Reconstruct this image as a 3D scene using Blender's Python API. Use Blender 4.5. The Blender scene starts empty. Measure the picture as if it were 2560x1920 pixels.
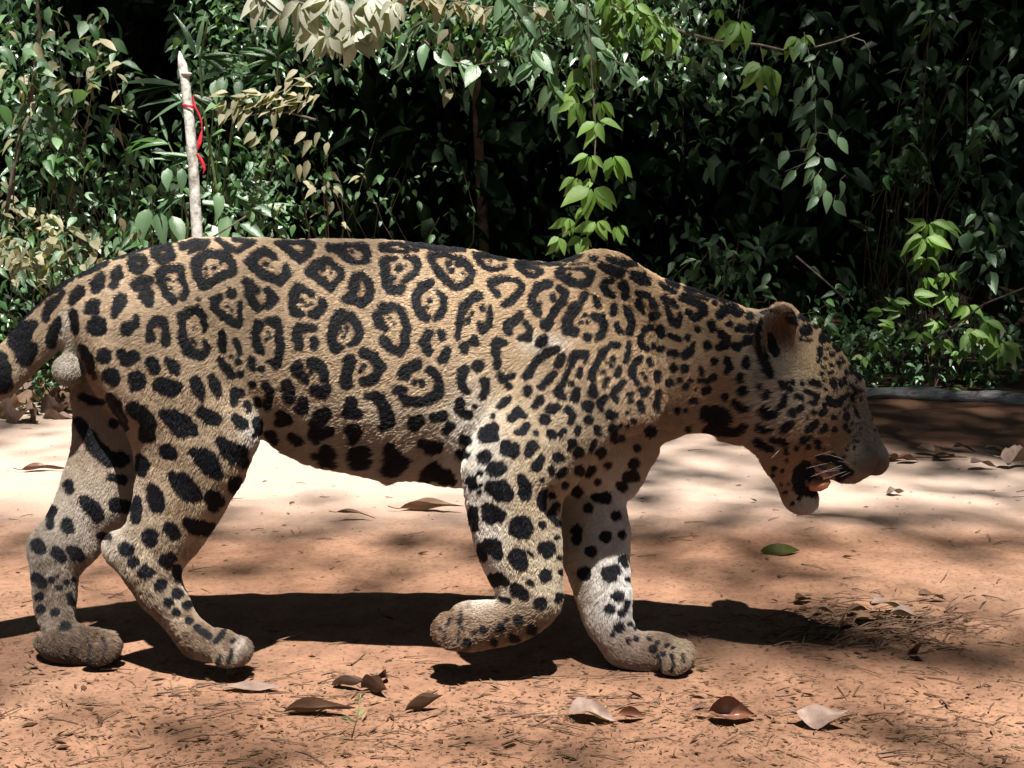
import bpy, math, random
import numpy as np
from mathutils import Vector, Matrix

# ------------------------------------------------------------------ scene, camera, light
scene = bpy.context.scene
COL = scene.collection
random.seed(7)
rng = np.random.default_rng(11)

FPX = 3090.0                       # focal length in pixels of the 2560 px wide photograph
CAMH = 0.73
PITCH = math.radians(7.03)
cam_d = bpy.data.cameras.new('camera')
cam = bpy.data.objects.new('camera', cam_d)
COL.objects.link(cam)
cam.location = (0, 0, CAMH)
cam.rotation_euler = (math.pi / 2 - PITCH, 0, 0)
cam_d.sensor_width = 36.0
cam_d.lens = 36.0 * FPX / 2560.0
cam_d.clip_start = 0.05
cam_d.clip_end = 300.0
scene.camera = cam

SUN_DIR = Vector((0.05, -0.50, 1.0)).normalized()     # towards the sun
sun_elev = math.asin(SUN_DIR.z)
sun_d = bpy.data.lights.new('sun', 'SUN')
sun_d.energy = 4.8
sun_d.angle = math.radians(0.55)
sun_d.color = (1.0, 0.955, 0.88)
sun = bpy.data.objects.new('sun', sun_d)
COL.objects.link(sun)
sun.rotation_euler = SUN_DIR.to_track_quat('Z', 'Y').to_euler()
sun.location = SUN_DIR * 30

world = bpy.data.worlds.new('World')
scene.world = world
world.use_nodes = True
wn = world.node_tree
wn.nodes.clear()
sky = wn.nodes.new('ShaderNodeTexSky')
sky.sky_type = 'NISHITA'
sky.sun_disc = False
sky.sun_elevation = sun_elev
sky.sun_rotation = math.atan2(SUN_DIR.x, SUN_DIR.y)
bgn = wn.nodes.new('ShaderNodeBackground')
bgn.inputs['Strength'].default_value = 0.05
wo = wn.nodes.new('ShaderNodeOutputWorld')
wn.links.new(sky.outputs[0], bgn.inputs[0])
wn.links.new(bgn.outputs[0], wo.inputs[0])

vs = scene.view_settings
vs.view_transform = 'Standard'
vs.look = 'None'
vs.gamma = 1.0
vs.exposure = 1.55
vs.use_curve_mapping = False
scene.render.engine = 'CYCLES'
scene.cycles.use_denoising = True
scene.cycles.max_bounces = 6
scene.cycles.diffuse_bounces = 2
scene.cycles.transparent_max_bounces = 8
scene.cycles_curves.shape = 'RIBBONS'

# ------------------------------------------------------------------ geometry of the view
SP, CP = math.sin(PITCH), math.cos(PITCH)

def at(px, py, Y):
    """point of the place seen at photo pixel (px,py) at distance Y"""
    a = (px - 1280.0) / FPX
    b = (960.0 - py) / FPX
    dy = CP + b * SP
    dz = -SP + b * CP
    t = Y / dy
    return Vector((a * t, Y, CAMH + dz * t))

def on_ground(px, py, z=0.0):
    b = (960.0 - py) / FPX
    dy = CP + b * SP
    dz = -SP + b * CP
    t = (z - CAMH) / dz
    return Vector(((px - 1280.0) / FPX * t, dy * t, z))

def uv_of(X, Y, Z):
    zz = Z - CAMH
    d = Y * CP - zz * SP
    return 1280.0 + FPX * X / d, 960.0 - FPX * (Y * SP + zz * CP) / d

# ------------------------------------------------------------------ object helpers
def tag(o, label=None, cat=None, group=None, kind=None):
    if label: o['label'] = label
    if cat: o['category'] = cat
    if group: o['group'] = group
    if kind: o['kind'] = kind
    return o

def empty(name, loc=(0, 0, 0), label=None, cat=None, group=None):
    o = bpy.data.objects.new(name, None)
    o.empty_display_size = 0.05
    COL.objects.link(o)
    o.location = loc
    return tag(o, label, cat, group)

def mesh_np(name, V, F, mat=None, smooth=True):
    """F: int array (n,3) or (n,4)"""
    V = np.asarray(V, dtype=np.float32); F = np.asarray(F, dtype=np.int32)
    me = bpy.data.meshes.new(name)
    n, k = F.shape
    me.vertices.add(len(V)); me.vertices.foreach_set('co', V.ravel())
    me.loops.add(n * k); me.loops.foreach_set('vertex_index', F.ravel())
    me.polygons.add(n)
    me.polygons.foreach_set('loop_start', np.arange(0, n * k, k, dtype=np.int32))
    try:
        me.polygons.foreach_set('loop_total', np.full(n, k, dtype=np.int32))
    except Exception:
        pass
    me.update(calc_edges=True)
    me.validate()
    if smooth:
        me.polygons.foreach_set('use_smooth', np.ones(len(me.polygons), dtype=bool))
    if mat: me.materials.append(mat)
    return me

def link(name, me, parent=None, loc=None):
    o = bpy.data.objects.new(name, me)
    COL.objects.link(o)
    if parent is not None: o.parent = parent
    if loc is not None: o.location = loc
    return o

def tube(P, R, n=8, cap=True, wob=0.0, seed=0):
    """tapered tube through points P with radii R -> V,F (quads)"""
    r_ = np.random.default_rng(seed)
    P = np.array([list(p) for p in P], dtype=float)
    R = np.array(R, dtype=float)
    m = len(P)
    T = np.gradient(P, axis=0); T /= np.linalg.norm(T, axis=1)[:, None] + 1e-9
    up = np.array([0.13, 0.31, 0.94]);
    if abs(T[0] @ up) > 0.9: up = np.array([1.0, 0.1, 0.05])
    V = []
    a = np.linspace(0, 2 * math.pi, n, endpoint=False)
    for i in range(m):
        s = np.cross(T[i], up); s /= np.linalg.norm(s) + 1e-9
        u = np.cross(s, T[i])
        rr = R[i] * (1 + wob * r_.uniform(-1, 1, n))
        V.append(P[i] + (np.cos(a) * rr)[:, None] * s + (np.sin(a) * rr)[:, None] * u)
    V = np.concatenate(V)
    F = []
    for i in range(m - 1):
        for j in range(n):
            k = (j + 1) % n
            F.append((i * n + j, i * n + k, (i + 1) * n + k, (i + 1) * n + j))
    if cap:
        c0 = len(V); V = np.vstack([V, P[0], P[-1]])
        for j in range(0, n, 2):
            F.append((c0, (j + 2) % n, j + 1, j))
            F.append((c0 + 1, (m - 1) * n + j, (m - 1) * n + j + 1, (m - 1) * n + (j + 2) % n))
    return V, np.array(F)

def merge(parts):
    Vs, Fs, n = [], [], 0
    for V, F in parts:
        Vs.append(V); Fs.append(F + n); n += len(V)
    return np.concatenate(Vs), np.concatenate(Fs)

# ------------------------------------------------------------------ materials
class NT:
    def __init__(s, name):
        s.m = bpy.data.materials.new(name); s.m.use_nodes = True
        s.t = s.m.node_tree; s.t.nodes.clear()
        s.out = s.n('ShaderNodeOutputMaterial')
    def n(s, typ, **kw):
        nd = s.t.nodes.new(typ)
        for k, v in kw.items():
            if k.startswith('i_'):
                nd.inputs[k[2:].replace('_', ' ')].default_value = v
            else: setattr(nd, k, v)
        return nd
    def l(s, a, b): s.t.links.new(a, b)
    def noise(s, scale, detail=4, rough=0.55, dist=0.0, vec=None):
        nd = s.n('ShaderNodeTexNoise')
        nd.inputs['Scale'].default_value = scale
        nd.inputs['Detail'].default_value = detail
        nd.inputs['Roughness'].default_value = rough
        nd.inputs['Distortion'].default_value = dist
        if vec: s.l(vec, nd.inputs['Vector'])
        return nd.outputs['Fac']
    def obj(s): return s.n('ShaderNodeTexCoord').outputs['Object']
    def ramp(s, fac, stops):
        r = s.n('ShaderNodeValToRGB')
        el = r.color_ramp.elements
        while len(el) < len(stops): el.new(0.5)
        for e, (p, c) in zip(el, stops):
            e.position = p
            e.color = (c[0], c[1], c[2], 1) if hasattr(c, '__len__') else (c, c, c, 1)
        s.l(fac, r.inputs[0]); return r.outputs[0]
    def mix(s, fac, a, b, mode='MIX'):
        m = s.n('ShaderNodeMix', data_type='RGBA', blend_type=mode)
        for sock, v in ((m.inputs[0], fac), (m.inputs[6], a), (m.inputs[7], b)):
            if isinstance(v, bpy.types.NodeSocket): s.l(v, sock)
            elif hasattr(v, '__len__'): sock.default_value = (v[0], v[1], v[2], 1)
            else: sock.default_value = v
        return m.outputs[2]
    def math(s, op, a, b=0.0, clamp=False):
        m = s.n('ShaderNodeMath', operation=op); m.use_clamp = clamp
        for sock, v in ((m.inputs[0], a), (m.inputs[1], b)):
            if isinstance(v, bpy.types.NodeSocket): s.l(v, sock)
            else: sock.default_value = v
        return m.outputs[0]
    def bsdf(s, color, rough=0.8, spec=0.4, bump=None, bdist=0.01, bstr=1.0, **kw):
        b = s.n('ShaderNodeBsdfPrincipled')
        for nm, v in (('Base Color', color), ('Roughness', rough)):
            if isinstance(v, bpy.types.NodeSocket): s.l(v, b.inputs[nm])
            elif hasattr(v, '__len__'): b.inputs[nm].default_value = (v[0], v[1], v[2], 1)
            else: b.inputs[nm].default_value = v
        b.inputs['Specular IOR Level'].default_value = spec
        for k, v in kw.items(): b.inputs[k.replace('_', ' ')].default_value = v
        if bump is not None:
            bp = s.n('ShaderNodeBump')
            bp.inputs['Distance'].default_value = bdist
            bp.inputs['Strength'].default_value = bstr
            s.l(bump, bp.inputs['Height']); s.l(bp.outputs[0], b.inputs['Normal'])
        return b
    def done(s, sh):
        s.l(sh.outputs[0] if hasattr(sh, 'outputs') else sh, s.out.inputs[0]); return s.m

def leaf_material(name, lo, hi, rough=0.38, trans=0.35, spec=0.5, blot=None):
    t = NT(name)
    at_ = t.n('ShaderNodeAttribute', attribute_name='rnd').outputs['Fac']
    ob = t.n('ShaderNodeObjectInfo').outputs['Random']
    r = t.math('FRACT', t.math('ADD', at_, ob))
    c = t.ramp(r, [(0.0, lo), (0.6, [(a + b) / 2 for a, b in zip(lo, hi)]), (1.0, hi)])
    n1 = t.noise(60.0, 3, vec=t.obj())
    c = t.mix(0.6, c, t.ramp(n1, [(0.3, 0.55), (0.7, 1.25)]), 'MULTIPLY')
    if blot: c = t.mix(t.ramp(t.noise(25.0, 4, vec=t.obj()), [(0.58, 0.0), (0.66, 0.8)]), c, blot)
    b = t.bsdf(c, rough, spec, bump=n1, bdist=0.002, bstr=0.5)
    tr = t.n('ShaderNodeBsdfTranslucent')
    t.l(t.mix(1.0, c, (1.5, 1.7, 0.6), 'MULTIPLY'), tr.inputs[0])
    mx = t.n('ShaderNodeMixShader'); mx.inputs[0].default_value = trans
    t.l(b.outputs[0], mx.inputs[1]); t.l(tr.outputs[0], mx.inputs[2])
    return t.done(mx)
# ================================================================== THE JAGUAR
# tracing windows: (x0, y0, scale) of enlarged views of the photograph
Z = {'A': (0, 550, .31646), 'B': (600, 550, .31646), 'C': (1200, 550, .31646), 'H': (1750, 700, .24864),
     'L': (0, 900, .31646), 'P': (0, 1300, .31646), 'F': (1000, 900, .31646), 'Q': (1050, 1300, .31646),
     'G': (1860, 860, .17179), 'M': (1920, 1100, .14467), 'N': (1550, 880, .24864), 'E': (600, 1000, .27125),
     'S': (0, 0, 1.0)}

def pts(txt):
    """'A x,y x,y B x,y' -> list of photo pixels"""
    out = []; z = 'S'
    for w in txt.split():
        if w in Z: z = w; continue
        c = [float(q) for q in w.split(',')]
        x0, y0, s = Z[z]
        out.append([x0 + c[0] * s, y0 + c[1] * s] + [q * s for q in c[2:]])
    return np.array(out)

def smooth_poly(P, n=5):
    m = len(P); out = []
    for i in range(m):
        p0, p1, p2, p3 = P[(i - 1) % m], P[i], P[(i + 1) % m], P[(i + 2) % m]
        for k in range(n):
            t = k / n
            out.append(0.5 * ((2 * p1) + (-p0 + p2) * t + (2 * p0 - 5 * p1 + 4 * p2 - p3) * t * t + (-p0 + 3 * p1 - 3 * p2 + p3) * t ** 3))
    return np.array(out)

STEP = 4.0
PXM = 1530.0            # pixels per metre at the animal

def poly_field(txt):
    """Poisson-inflated field U (m^2) of a traced outline, on a raster"""
    P = smooth_poly(pts(txt))
    x0, y0 = P.min(0) - 40; x1, y1 = P.max(0) + 40
    xs = np.arange(x0, x1, STEP); ys = np.arange(y0, y1, STEP)
    X, Y = np.meshgrid(xs, ys)
    inside = np.zeros(X.shape, bool); d2 = np.full(X.shape, 1e12)
    for i in range(len(P)):
        a, b = P[i], P[(i + 1) % len(P)]
        if a[1] != b[1]:
            c = ((a[1] > Y) != (b[1] > Y)) & (X < (b[0] - a[0]) * (Y - a[1]) / (b[1] - a[1]) + a[0])
            inside ^= c
        ab = b - a; L = ab @ ab + 1e-9
        t = np.clip(((X - a[0]) * ab[0] + (Y - a[1]) * ab[1]) / L, 0, 1)
        d2 = np.minimum(d2, (X - a[0] - t * ab[0]) ** 2 + (Y - a[1] - t * ab[1]) ** 2)
    dist = np.sqrt(d2) / PXM
    h = STEP / PXM
    U = np.zeros(X.shape); 
    par = (np.add.outer(np.arange(X.shape[0]), np.arange(X.shape[1])) % 2).astype(bool)
    m1 = inside & par; m2 = inside & ~par
    for it in range(260):
        for mk in (m1, m2):
            S = np.zeros_like(U)
            S[1:-1, 1:-1] = (U[2:, 1:-1] + U[:-2, 1:-1] + U[1:-1, 2:] + U[1:-1, :-2] + 4 * h * h) / 4
            U = np.where(mk, U + 1.93 * (S - U), U)
    U = np.where(inside, np.maximum(U, 0) + 0.0004 * np.minimum(dist / 0.004, 1), -0.10 * dist)
    gy, gx = np.gradient(U, h)
    G = np.sqrt(gx ** 2 + gy ** 2)
    return (xs[0], ys[0], U.astype(np.float32), G.astype(np.float32))

def sample(fld, x0, y0, u, v, step=STEP, out=-0.05):
    fx = (u - x0) / step; fy = (v - y0) / step
    H, W = fld.shape
    ok = (fx >= 0) & (fy >= 0) & (fx < W - 1.001) & (fy < H - 1.001)
    fx = np.clip(fx, 0, W - 1.001); fy = np.clip(fy, 0, H - 1.001)
    ix = fx.astype(np.int32); iy = fy.astype(np.int32); ax = fx - ix; ay = fy - iy
    r = (fld[iy, ix] * (1 - ax) + fld[iy, ix + 1] * ax) * (1 - ay) + (fld[iy + 1, ix] * (1 - ax) + fld[iy + 1, ix + 1] * ax) * ay
    return np.where(ok, r, out)

# outline, depth of the middle plane by height in the photo, width factor by height, blend radius
PARTS = {
 'torso': ("A 490,990 560,700 480,570 600,460 740,385 880,322 1040,268 1200,222 1400,175 1560,153 1750,145 B 300,160 600,168 1100,168 1400,188 1780,243 "
           "C 0,262 250,315 560,350 720,310 900,268 1020,283 1230,355 1420,458 1650,543 1900,623 2100,703 2212,760 H 700,420 900,700 900,1100 700,1400 "
           "N 1130,850 1000,805 850,778 700,790 540,850 440,890 380,960 F 1900,900 1500,1050 1000,1080 520,1000 "
           "E 1850,770 1640,735 1450,735 1360,752 1200,690 1000,650 750,600 560,540 380,455 170,345 L 1700,700 1200,700 800,300 A 640,1150",
           [(500, 2.03), (1300, 2.03)], [(600, .52), (1000, .56), (1250, .6)], .0),
 'tail': ("A 640,460 480,520 330,640 190,780 60,930 0,1000 S -60,925 -120,990 -230,1120 -255,1200 -220,1250 -160,1215 -90,1120 0,1003 A 60,1400 200,1270 330,1140 430,1050 500,985 640,900 900,700 900,500",
          [(700, 2.03), (1300, 1.99)], [(700, .62), (1300, .62)], .015),
 'near_hind': ("A 610,960 590,760 720,590 1000,520 1400,570 1700,800 1960,1150 2060,1500 L 2045,600 1990,740 1920,900 1830,1080 1730,1250 1640,1390 1560,1500 "
               "P 1490,310 1425,400 1430,480 1480,600 1530,720 1590,790 1680,855 1800,875 1880,925 1940,1000 1945,1075 1890,1130 1780,1130 1680,1120 1560,1100 1460,1060 1400,980 1320,870 1230,770 1120,660 1040,550 960,440 900,340 885,250 900,180 950,120 1005,20 "
               "L 1020,1240 1060,1100 1078,900 1060,700 1010,560 940,420 850,270 760,160 A 690,1160 640,1080",
               [(700, 1.975), (1100, 1.955), (1500, 1.96), (1700, 1.965)], [(600, .52), (1000, .5), (1250, .62), (1450, .62), (1560, .78), (1700, .85)], .012),
 'far_hind': ("L 565,240 582,400 575,600 555,750 510,880 470,1000 430,1120 370,1240 290,1330 230,1420 215,1500 P 235,350 250,480 265,620 290,740 320,830 330,890 270,940 280,1000 350,1080 430,1120 600,1148 760,1130 895,1070 900,990 870,900 780,860 640,830 590,770 595,620 610,460 650,400 780,260 870,120 1000,20 "
              "L 1200,1100 1300,700 1250,300 900,50 640,120",
              [(1000, 2.08), (1400, 2.055), (1700, 2.04)], [(1000, .5), (1300, .6), (1500, .68), (1600, .85)], .012),
 'near_fore': ("C 500,900 600,620 800,420 1000,420 1250,600 1420,900 1500,1300 1400,1600 F 1750,620 1560,780 1400,950 1290,1080 1265,1200 1268,1500 "
               "Q 1112,200 1120,400 1125,550 1118,650 1090,730 1040,800 960,870 850,930 720,980 560,1003 430,1025 290,1020 190,990 130,930 125,870 160,800 250,725 330,695 440,652 560,640 612,618 600,560 540,450 480,330 430,170 385,0 "
               "F 590,1450 550,1250 525,1100 510,930 512,830 540,700 620,530 700,350 800,190 950,20 C 420,1000",
               [(700, 1.94), (1100, 1.92), (1400, 1.93), (1650, 1.94)], [(700, .42), (1000, .44), (1200, .6), (1500, .62), (1650, .70)], .006),
 'far_fore': ("F 1650,300 1950,450 2040,700 1960,870 1850,1060 1790,1110 1785,1200 1810,1350 1812,1500 Q 1655,130 1645,230 1650,400 1655,600 1662,760 1720,875 1830,888 1960,910 2080,978 2122,1025 2095,1120 2050,1180 1900,1208 1750,1196 1600,1165 1500,1120 1420,1000 1340,880 1290,770 1250,650 1200,520 1130,330 1105,200 1090,0 "
              "F 1230,1100 1250,800 1400,450",
              [(950, 2.09), (1300, 2.05), (1500, 2.02), (1690, 2.01)], [(900, .5), (1200, .58), (1500, .64), (1600, .72)], .012),
 'head': ("H 500,420 640,330 760,300 860,300 1000,352 1130,435 1230,525 1330,645 1420,735 1500,855 1560,935 1635,1010 1655,1100 1662,1200 1700,1330 G 1830,1010 1900,1180 1960,1330 2005,1480 "
          "M 2020,200 2022,290 1995,390 1930,450 1790,508 1700,570 1650,650 1540,728 1400,744 1230,720 1120,665 900,700 760,800 850,880 850,930 830,1000 760,1130 650,1198 520,1213 380,1160 270,1050 220,900 150,750 50,620 0,560 "
          "N 1380,1040 1260,930 1130,850 950,650 900,400 1000,100",
          [(700, 2.03), (1300, 2.03)], [(700, .66), (950, .80), (1120, .68), (1300, .50)], .03),
}
# extra swellings: (window point, depth, rx, ry, rz metres, blend, sign)
BLOBS = [
 ('C 960,430', 1.985, .06, .035, .038, .03, 1),      # shoulder blade
 ('C 800,1150', 1.885, .065, .030, .11, .03, 1),      # shoulder muscle
 ('A 1300,1150', 1.90, .10, .035, .10, .03, 1),       # haunch
 ('P 950,230', 1.955, .028, .020, .030, .015, 1),     # heel
 ('G 900,1000', 1.965, .05, .035, .055, .025, 1),     # cheek
 ('G 900,1000', 2.095, .05, .035, .055, .025, 1),
 ('G 1560,640', 1.985, .026, .014, .018, .012, 1),    # brow
 ('G 1560,640', 2.075, .026, .014, .018, .012, 1),
 ('M 1500,330', 1.992, .036, .028, .036, .012, 1),    # whisker pad
 ('M 1500,330', 2.068, .036, .028, .036, .012, 1),
 ('M 1850,330', 2.03, .022, .030, .026, .010, 1),     # nose
 ('M 1890,420', 1.998, .006, .008, .005, .003, -1),   # nostril
 ('M 620,1080', 2.03, .024, .022, .018, .010, 1),     # chin
 ('M 830,560', 1.965, .034, .030, .026, .010, -1),    # open mouth
 ('M 640,760', 1.965, .026, .030, .030, .010, -1),
 ('M 900,720', 1.975, .030, .034, .014, .006, -1),
 ('G 1640,790', 1.975, .016, .010, .009, .005, -1),   # eye socket
 ('L 1130,1330', 1.905, .010, .010, .050, .014, -1),
 ('C 1530,1050', 1.885, .014, .022, .075, .03, -1),
 ('A 1960,1400', 1.875, .022, .016, .085, .03, -1),
 ('F 1180,1300', 1.880, .010, .012, .080, .018, -1),
 ('L 720,1500', 2.005, .010, .012, .050, .014, -1),
 ('G 1700,1100', 1.985, .022, .016, .050, .016, -1),  # hollow beside the bridge of the nose
 ('G 1700,1100', 2.075, .022, .016, .050, .016, -1),
 ('Q 1985,1140', 1.955, .0028, .020, .020, .004, -1), ('Q 2060,1110', 1.975, .0028, .020, .020, .004, -1), ('Q 1900,1150', 1.950, .0025, .016, .016, .004, -1),
 ('P 715,1080', 1.985, .0028, .020, .018, .004, -1), ('P 825,1060', 1.995, .0028, .020, .020, .004, -1),
 ('P 1820,1090', 1.925, .0026, .018, .018, .004, -1), ('P 1735,1095', 1.925, .0024, .014, .014, .004, -1),
 ('Q 205,930', 1.900, .0026, .018, .020, .004, -1), ('Q 300,900', 1.895, .0024, .016, .026, .004, -1),
 # scrotum
 ('A 545,1190', 2.00, .0245, .026, .0245, .004, 1),
 ('A 590,1060', 2.02, .014, .022, .034, .010, 1),
 # toes of the planted far fore paw, far hind paw, raised near paws
 ('Q 2040,1080', 1.985, .026, .016, .024, .004, 1), ('Q 1990,1120', 1.965, .028, .015, .021, .004, 1), ('Q 2060,1060', 2.015, .024, .015, .024, .004, 1), ('Q 2030,1060', 2.045, .026, .016, .022, .004, 1),
 ('P 820,1000', 2.01, .028, .016, .026, .004, 1), ('P 760,1050', 1.99, .030, .015, .022, .004, 1), ('P 840,990', 2.045, .026, .016, .026, .004, 1), ('P 800,1000', 2.075, .026, .015, .024, .004, 1),
 ('P 1870,1040', 1.955, .024, .014, .022, .003, 1), ('P 1790,1060', 1.935, .026, .014, .020, .003, 1), ('P 1880,1020', 1.985, .024, .014, .022, .003, 1),
 ('Q 210,870', 1.925, .026, .014, .024, .003, 1), ('Q 240,830', 1.955, .026, .014, .022, .003, 1), ('Q 260,930', 1.905, .026, .013, .020, .003, 1), ('Q 200,890', 1.98, .024, .013, .022, .003, 1),
 ('Q 400,720', 1.935, .030, .030, .014, .006, 1),
]
names = list(PARTS)
fields = {k: poly_field(v[0]) for k, v in PARTS.items()}

RES = 0.004
gx = np.arange(-1.10, 0.70, RES, dtype=np.float32)
gy = np.arange(1.78, 2.24, RES, dtype=np.float32)
gz = np.arange(-0.03, 0.78, RES, dtype=np.float32)
GX, GY, GZ = np.meshgrid(gx, gy, gz, indexing='ij')
U_, V_ = uv_of(GX, GY, GZ)
U_ = U_.astype(np.float32); V_ = V_.astype(np.float32)
D = np.full(GX.shape, 0.1, np.float32)

def smin(a, b, k):
    if k <= 0: return np.minimum(a, b)
    h = np.clip(0.5 + 0.5 * (b - a) / k, 0, 1)
    return b + (a - b) * h - k * h * (1 - h)

for nm in names:
    txt, ycs, ks, bl = PARTS[nm]
    x0, y0, U, G = fields[nm]
    m = (U_ > x0 + 10) & (U_ < x0 + U.shape[1] * STEP - 10) & (V_ > y0 + 10) & (V_ < y0 + U.shape[0] * STEP - 10)
    idx = np.nonzero(m.ravel())[0]
    u = U_.ravel()[idx]; v = V_.ravel()[idx]; y = GY.ravel()[idx]
    yc = np.interp(v, [q[0] for q in ycs], [q[1] for q in ycs])
    k = np.interp(v, [q[0] for q in ks], [q[1] for q in ks])
    uu = sample(U, x0, y0, u, v); gg = sample(G, x0, y0, u, v, out=0.1)
    Fv = ((y - yc) / k) ** 2 - uu
    g = np.sqrt((2 * (y - yc) / k ** 2) ** 2 + gg ** 2)
    d = Fv / (g / 2 + np.sqrt(np.maximum(g * g / 4 - Fv, 1e-8)) + 1e-5)
    d = np.clip(d, -0.15, 0.08)
    Dr = D.ravel()
    Dr[idx] = smin(Dr[idx], d, bl)

# the near ear: a cupped dish
def ell(c, r, rot=0.0, tilt=0.0):
    X = GX - c[0]; Y = GY - c[1]; Zz = GZ - c[2]
    ct, st = math.cos(tilt), math.sin(tilt)
    Y, Zz = Y * ct + Zz * st, -Y * st + Zz * ct
    cr, sr = math.cos(rot), math.sin(rot)
    X, Zz = X * cr + Zz * sr, -X * sr + Zz * cr
    q = np.sqrt((X / r[0]) ** 2 + (Y / r[1]) ** 2 + (Zz / r[2]) ** 2)
    return (q - 1) * min(r)

def box_idx(c, r):
    return tuple(slice(max(0, int((c[i] - r - g[0]) / RES)), int((c[i] + r - g[0]) / RES) + 2) for i, g in enumerate((gx, gy, gz)))

def apply_blob(c, r, bl, sign, rot=0.0, tilt=0.0):
    global GX, GY, GZ
    s = box_idx(c, max(r) + 0.05)
    SX, SY, SZ = GX, GY, GZ
    GX, GY, GZ = GX[s], GY[s], GZ[s]
    e = ell(c, r, rot, tilt)
    GX, GY, GZ = SX, SY, SZ
    if sign > 0: D[s] = smin(D[s], e, bl)
    else: D[s] = -smin(-D[s], e, bl)

def zp(txt, Y):
    p = pts(txt)[0]; return at(p[0], p[1], Y)

for txt, yy, rx, ry, rz, bl, sg in BLOBS:
    apply_blob(zp(txt, yy), (rx, ry, rz), bl, sg)
for side, tilt in ((-1, 0.30), (1, -0.30)):
    yy = 2.03 + side * 0.078
    pe = 'H 748,592' if side < 0 else 'H 830,520'
    c = zp(pe, yy)
    apply_blob(c, (.031, .018, .053) if side < 0 else (.036, .016, .052), .010, 1, rot=-0.22, tilt=tilt)
    apply_blob(c + Vector((.004, side * .014, .002)), (.022, .015, .043) if side < 0 else (.026, .013, .040), .003, -1, rot=-0.22, tilt=tilt)

# soft relief so the flanks are not perfectly smooth
D += (0.0012 * np.sin(GX * 47 + GZ * 21) * np.sin(GZ * 39 + GX * 13)).astype(np.float32)

def surface_nets(D, org, res):
    s = D < 0
    nx, ny, nz = D.shape
    c = s[:-1, :-1, :-1].astype(np.int8)
    cnt = np.zeros((nx - 1, ny - 1, nz - 1), np.int8)
    for i in (0, 1):
        for j in (0, 1):
            for k in (0, 1):
                cnt += s[i:nx - 1 + i, j:ny - 1 + j, k:nz - 1 + k]
    act = (cnt > 0) & (cnt < 8)
    ci = np.argwhere(act)
    acc = np.zeros((len(ci), 3)); num = np.zeros(len(ci))
    for (a, b) in [((i, j, 0), (i, j, 1)) for i in (0, 1) for j in (0, 1)] + [((i, 0, j), (i, 1, j)) for i in (0, 1) for j in (0, 1)] + [((0, i, j), (1, i, j)) for i in (0, 1) for j in (0, 1)]:
        a = np.array(a); b = np.array(b)
        va = D[tuple((ci + a).T)]; vb = D[tuple((ci + b).T)]
        cr = (va < 0) != (vb < 0)
        t = np.where(cr, va / np.where(va == vb, 1, va - vb), 0)
        p = a + t[:, None] * (b - a)
        acc += np.where(cr[:, None], p, 0); num += cr
    V = (ci + acc / num[:, None]) * res + org
    vid = np.full(act.shape, -1, np.int64); vid[tuple(ci.T)] = np.arange(len(ci))
    Fs = []
    for ax in range(3):
        o1, o2 = [(1, 2), (2, 0), (0, 1)][ax]
        sl0 = [slice(None)] * 3; sl1 = [slice(None)] * 3
        sl0[ax] = slice(0, -1); sl1[ax] = slice(1, None)
        a = s[tuple(sl0)]; b = s[tuple(sl1)]
        e = np.argwhere(a != b)
        e = e[(e[:, o1] > 0) & (e[:, o2] > 0) & (e[:, o1] < D.shape[o1] - 1) & (e[:, o2] < D.shape[o2] - 1)]
        ins = a[tuple(e.T)]
        d1 = np.zeros(3, int); d1[o1] = 1; d2 = np.zeros(3, int); d2[o2] = 1
        q = [vid[tuple((e - d1 - d2).T)], vid[tuple((e - d2).T)], vid[tuple(e.T)], vid[tuple((e - d1).T)]]
        Q = np.stack(q, 1)
        Q = np.where(ins[:, None], Q, Q[:, ::-1])
        Fs.append(Q)
    return V, np.concatenate(Fs)

BV, BF = surface_nets(D, np.array([gx[0], gy[0], gz[0]]), RES)
# light smoothing (Laplacian), keeps the silhouette
def lap_smooth(V, F, it, lam):
    for _ in range(it):
        acc = np.zeros_like(V); n = np.zeros(len(V))
        for i in range(4):
            a = F[:, i]; b = F[:, (i + 1) % 4]
            for k in range(3):
                acc[:, k] += np.bincount(a, V[b, k], len(V)) + np.bincount(b, V[a, k], len(V))
            n += np.bincount(a, minlength=len(V)) + np.bincount(b, minlength=len(V))
        V = V + lam * (acc / n[:, None] - V)
    return V
BV = lap_smooth(BV, BF, 2, 0.5)
# feet rest on the ground
BV[:, 2] = np.maximum(BV[:, 2], -0.004)
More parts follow.
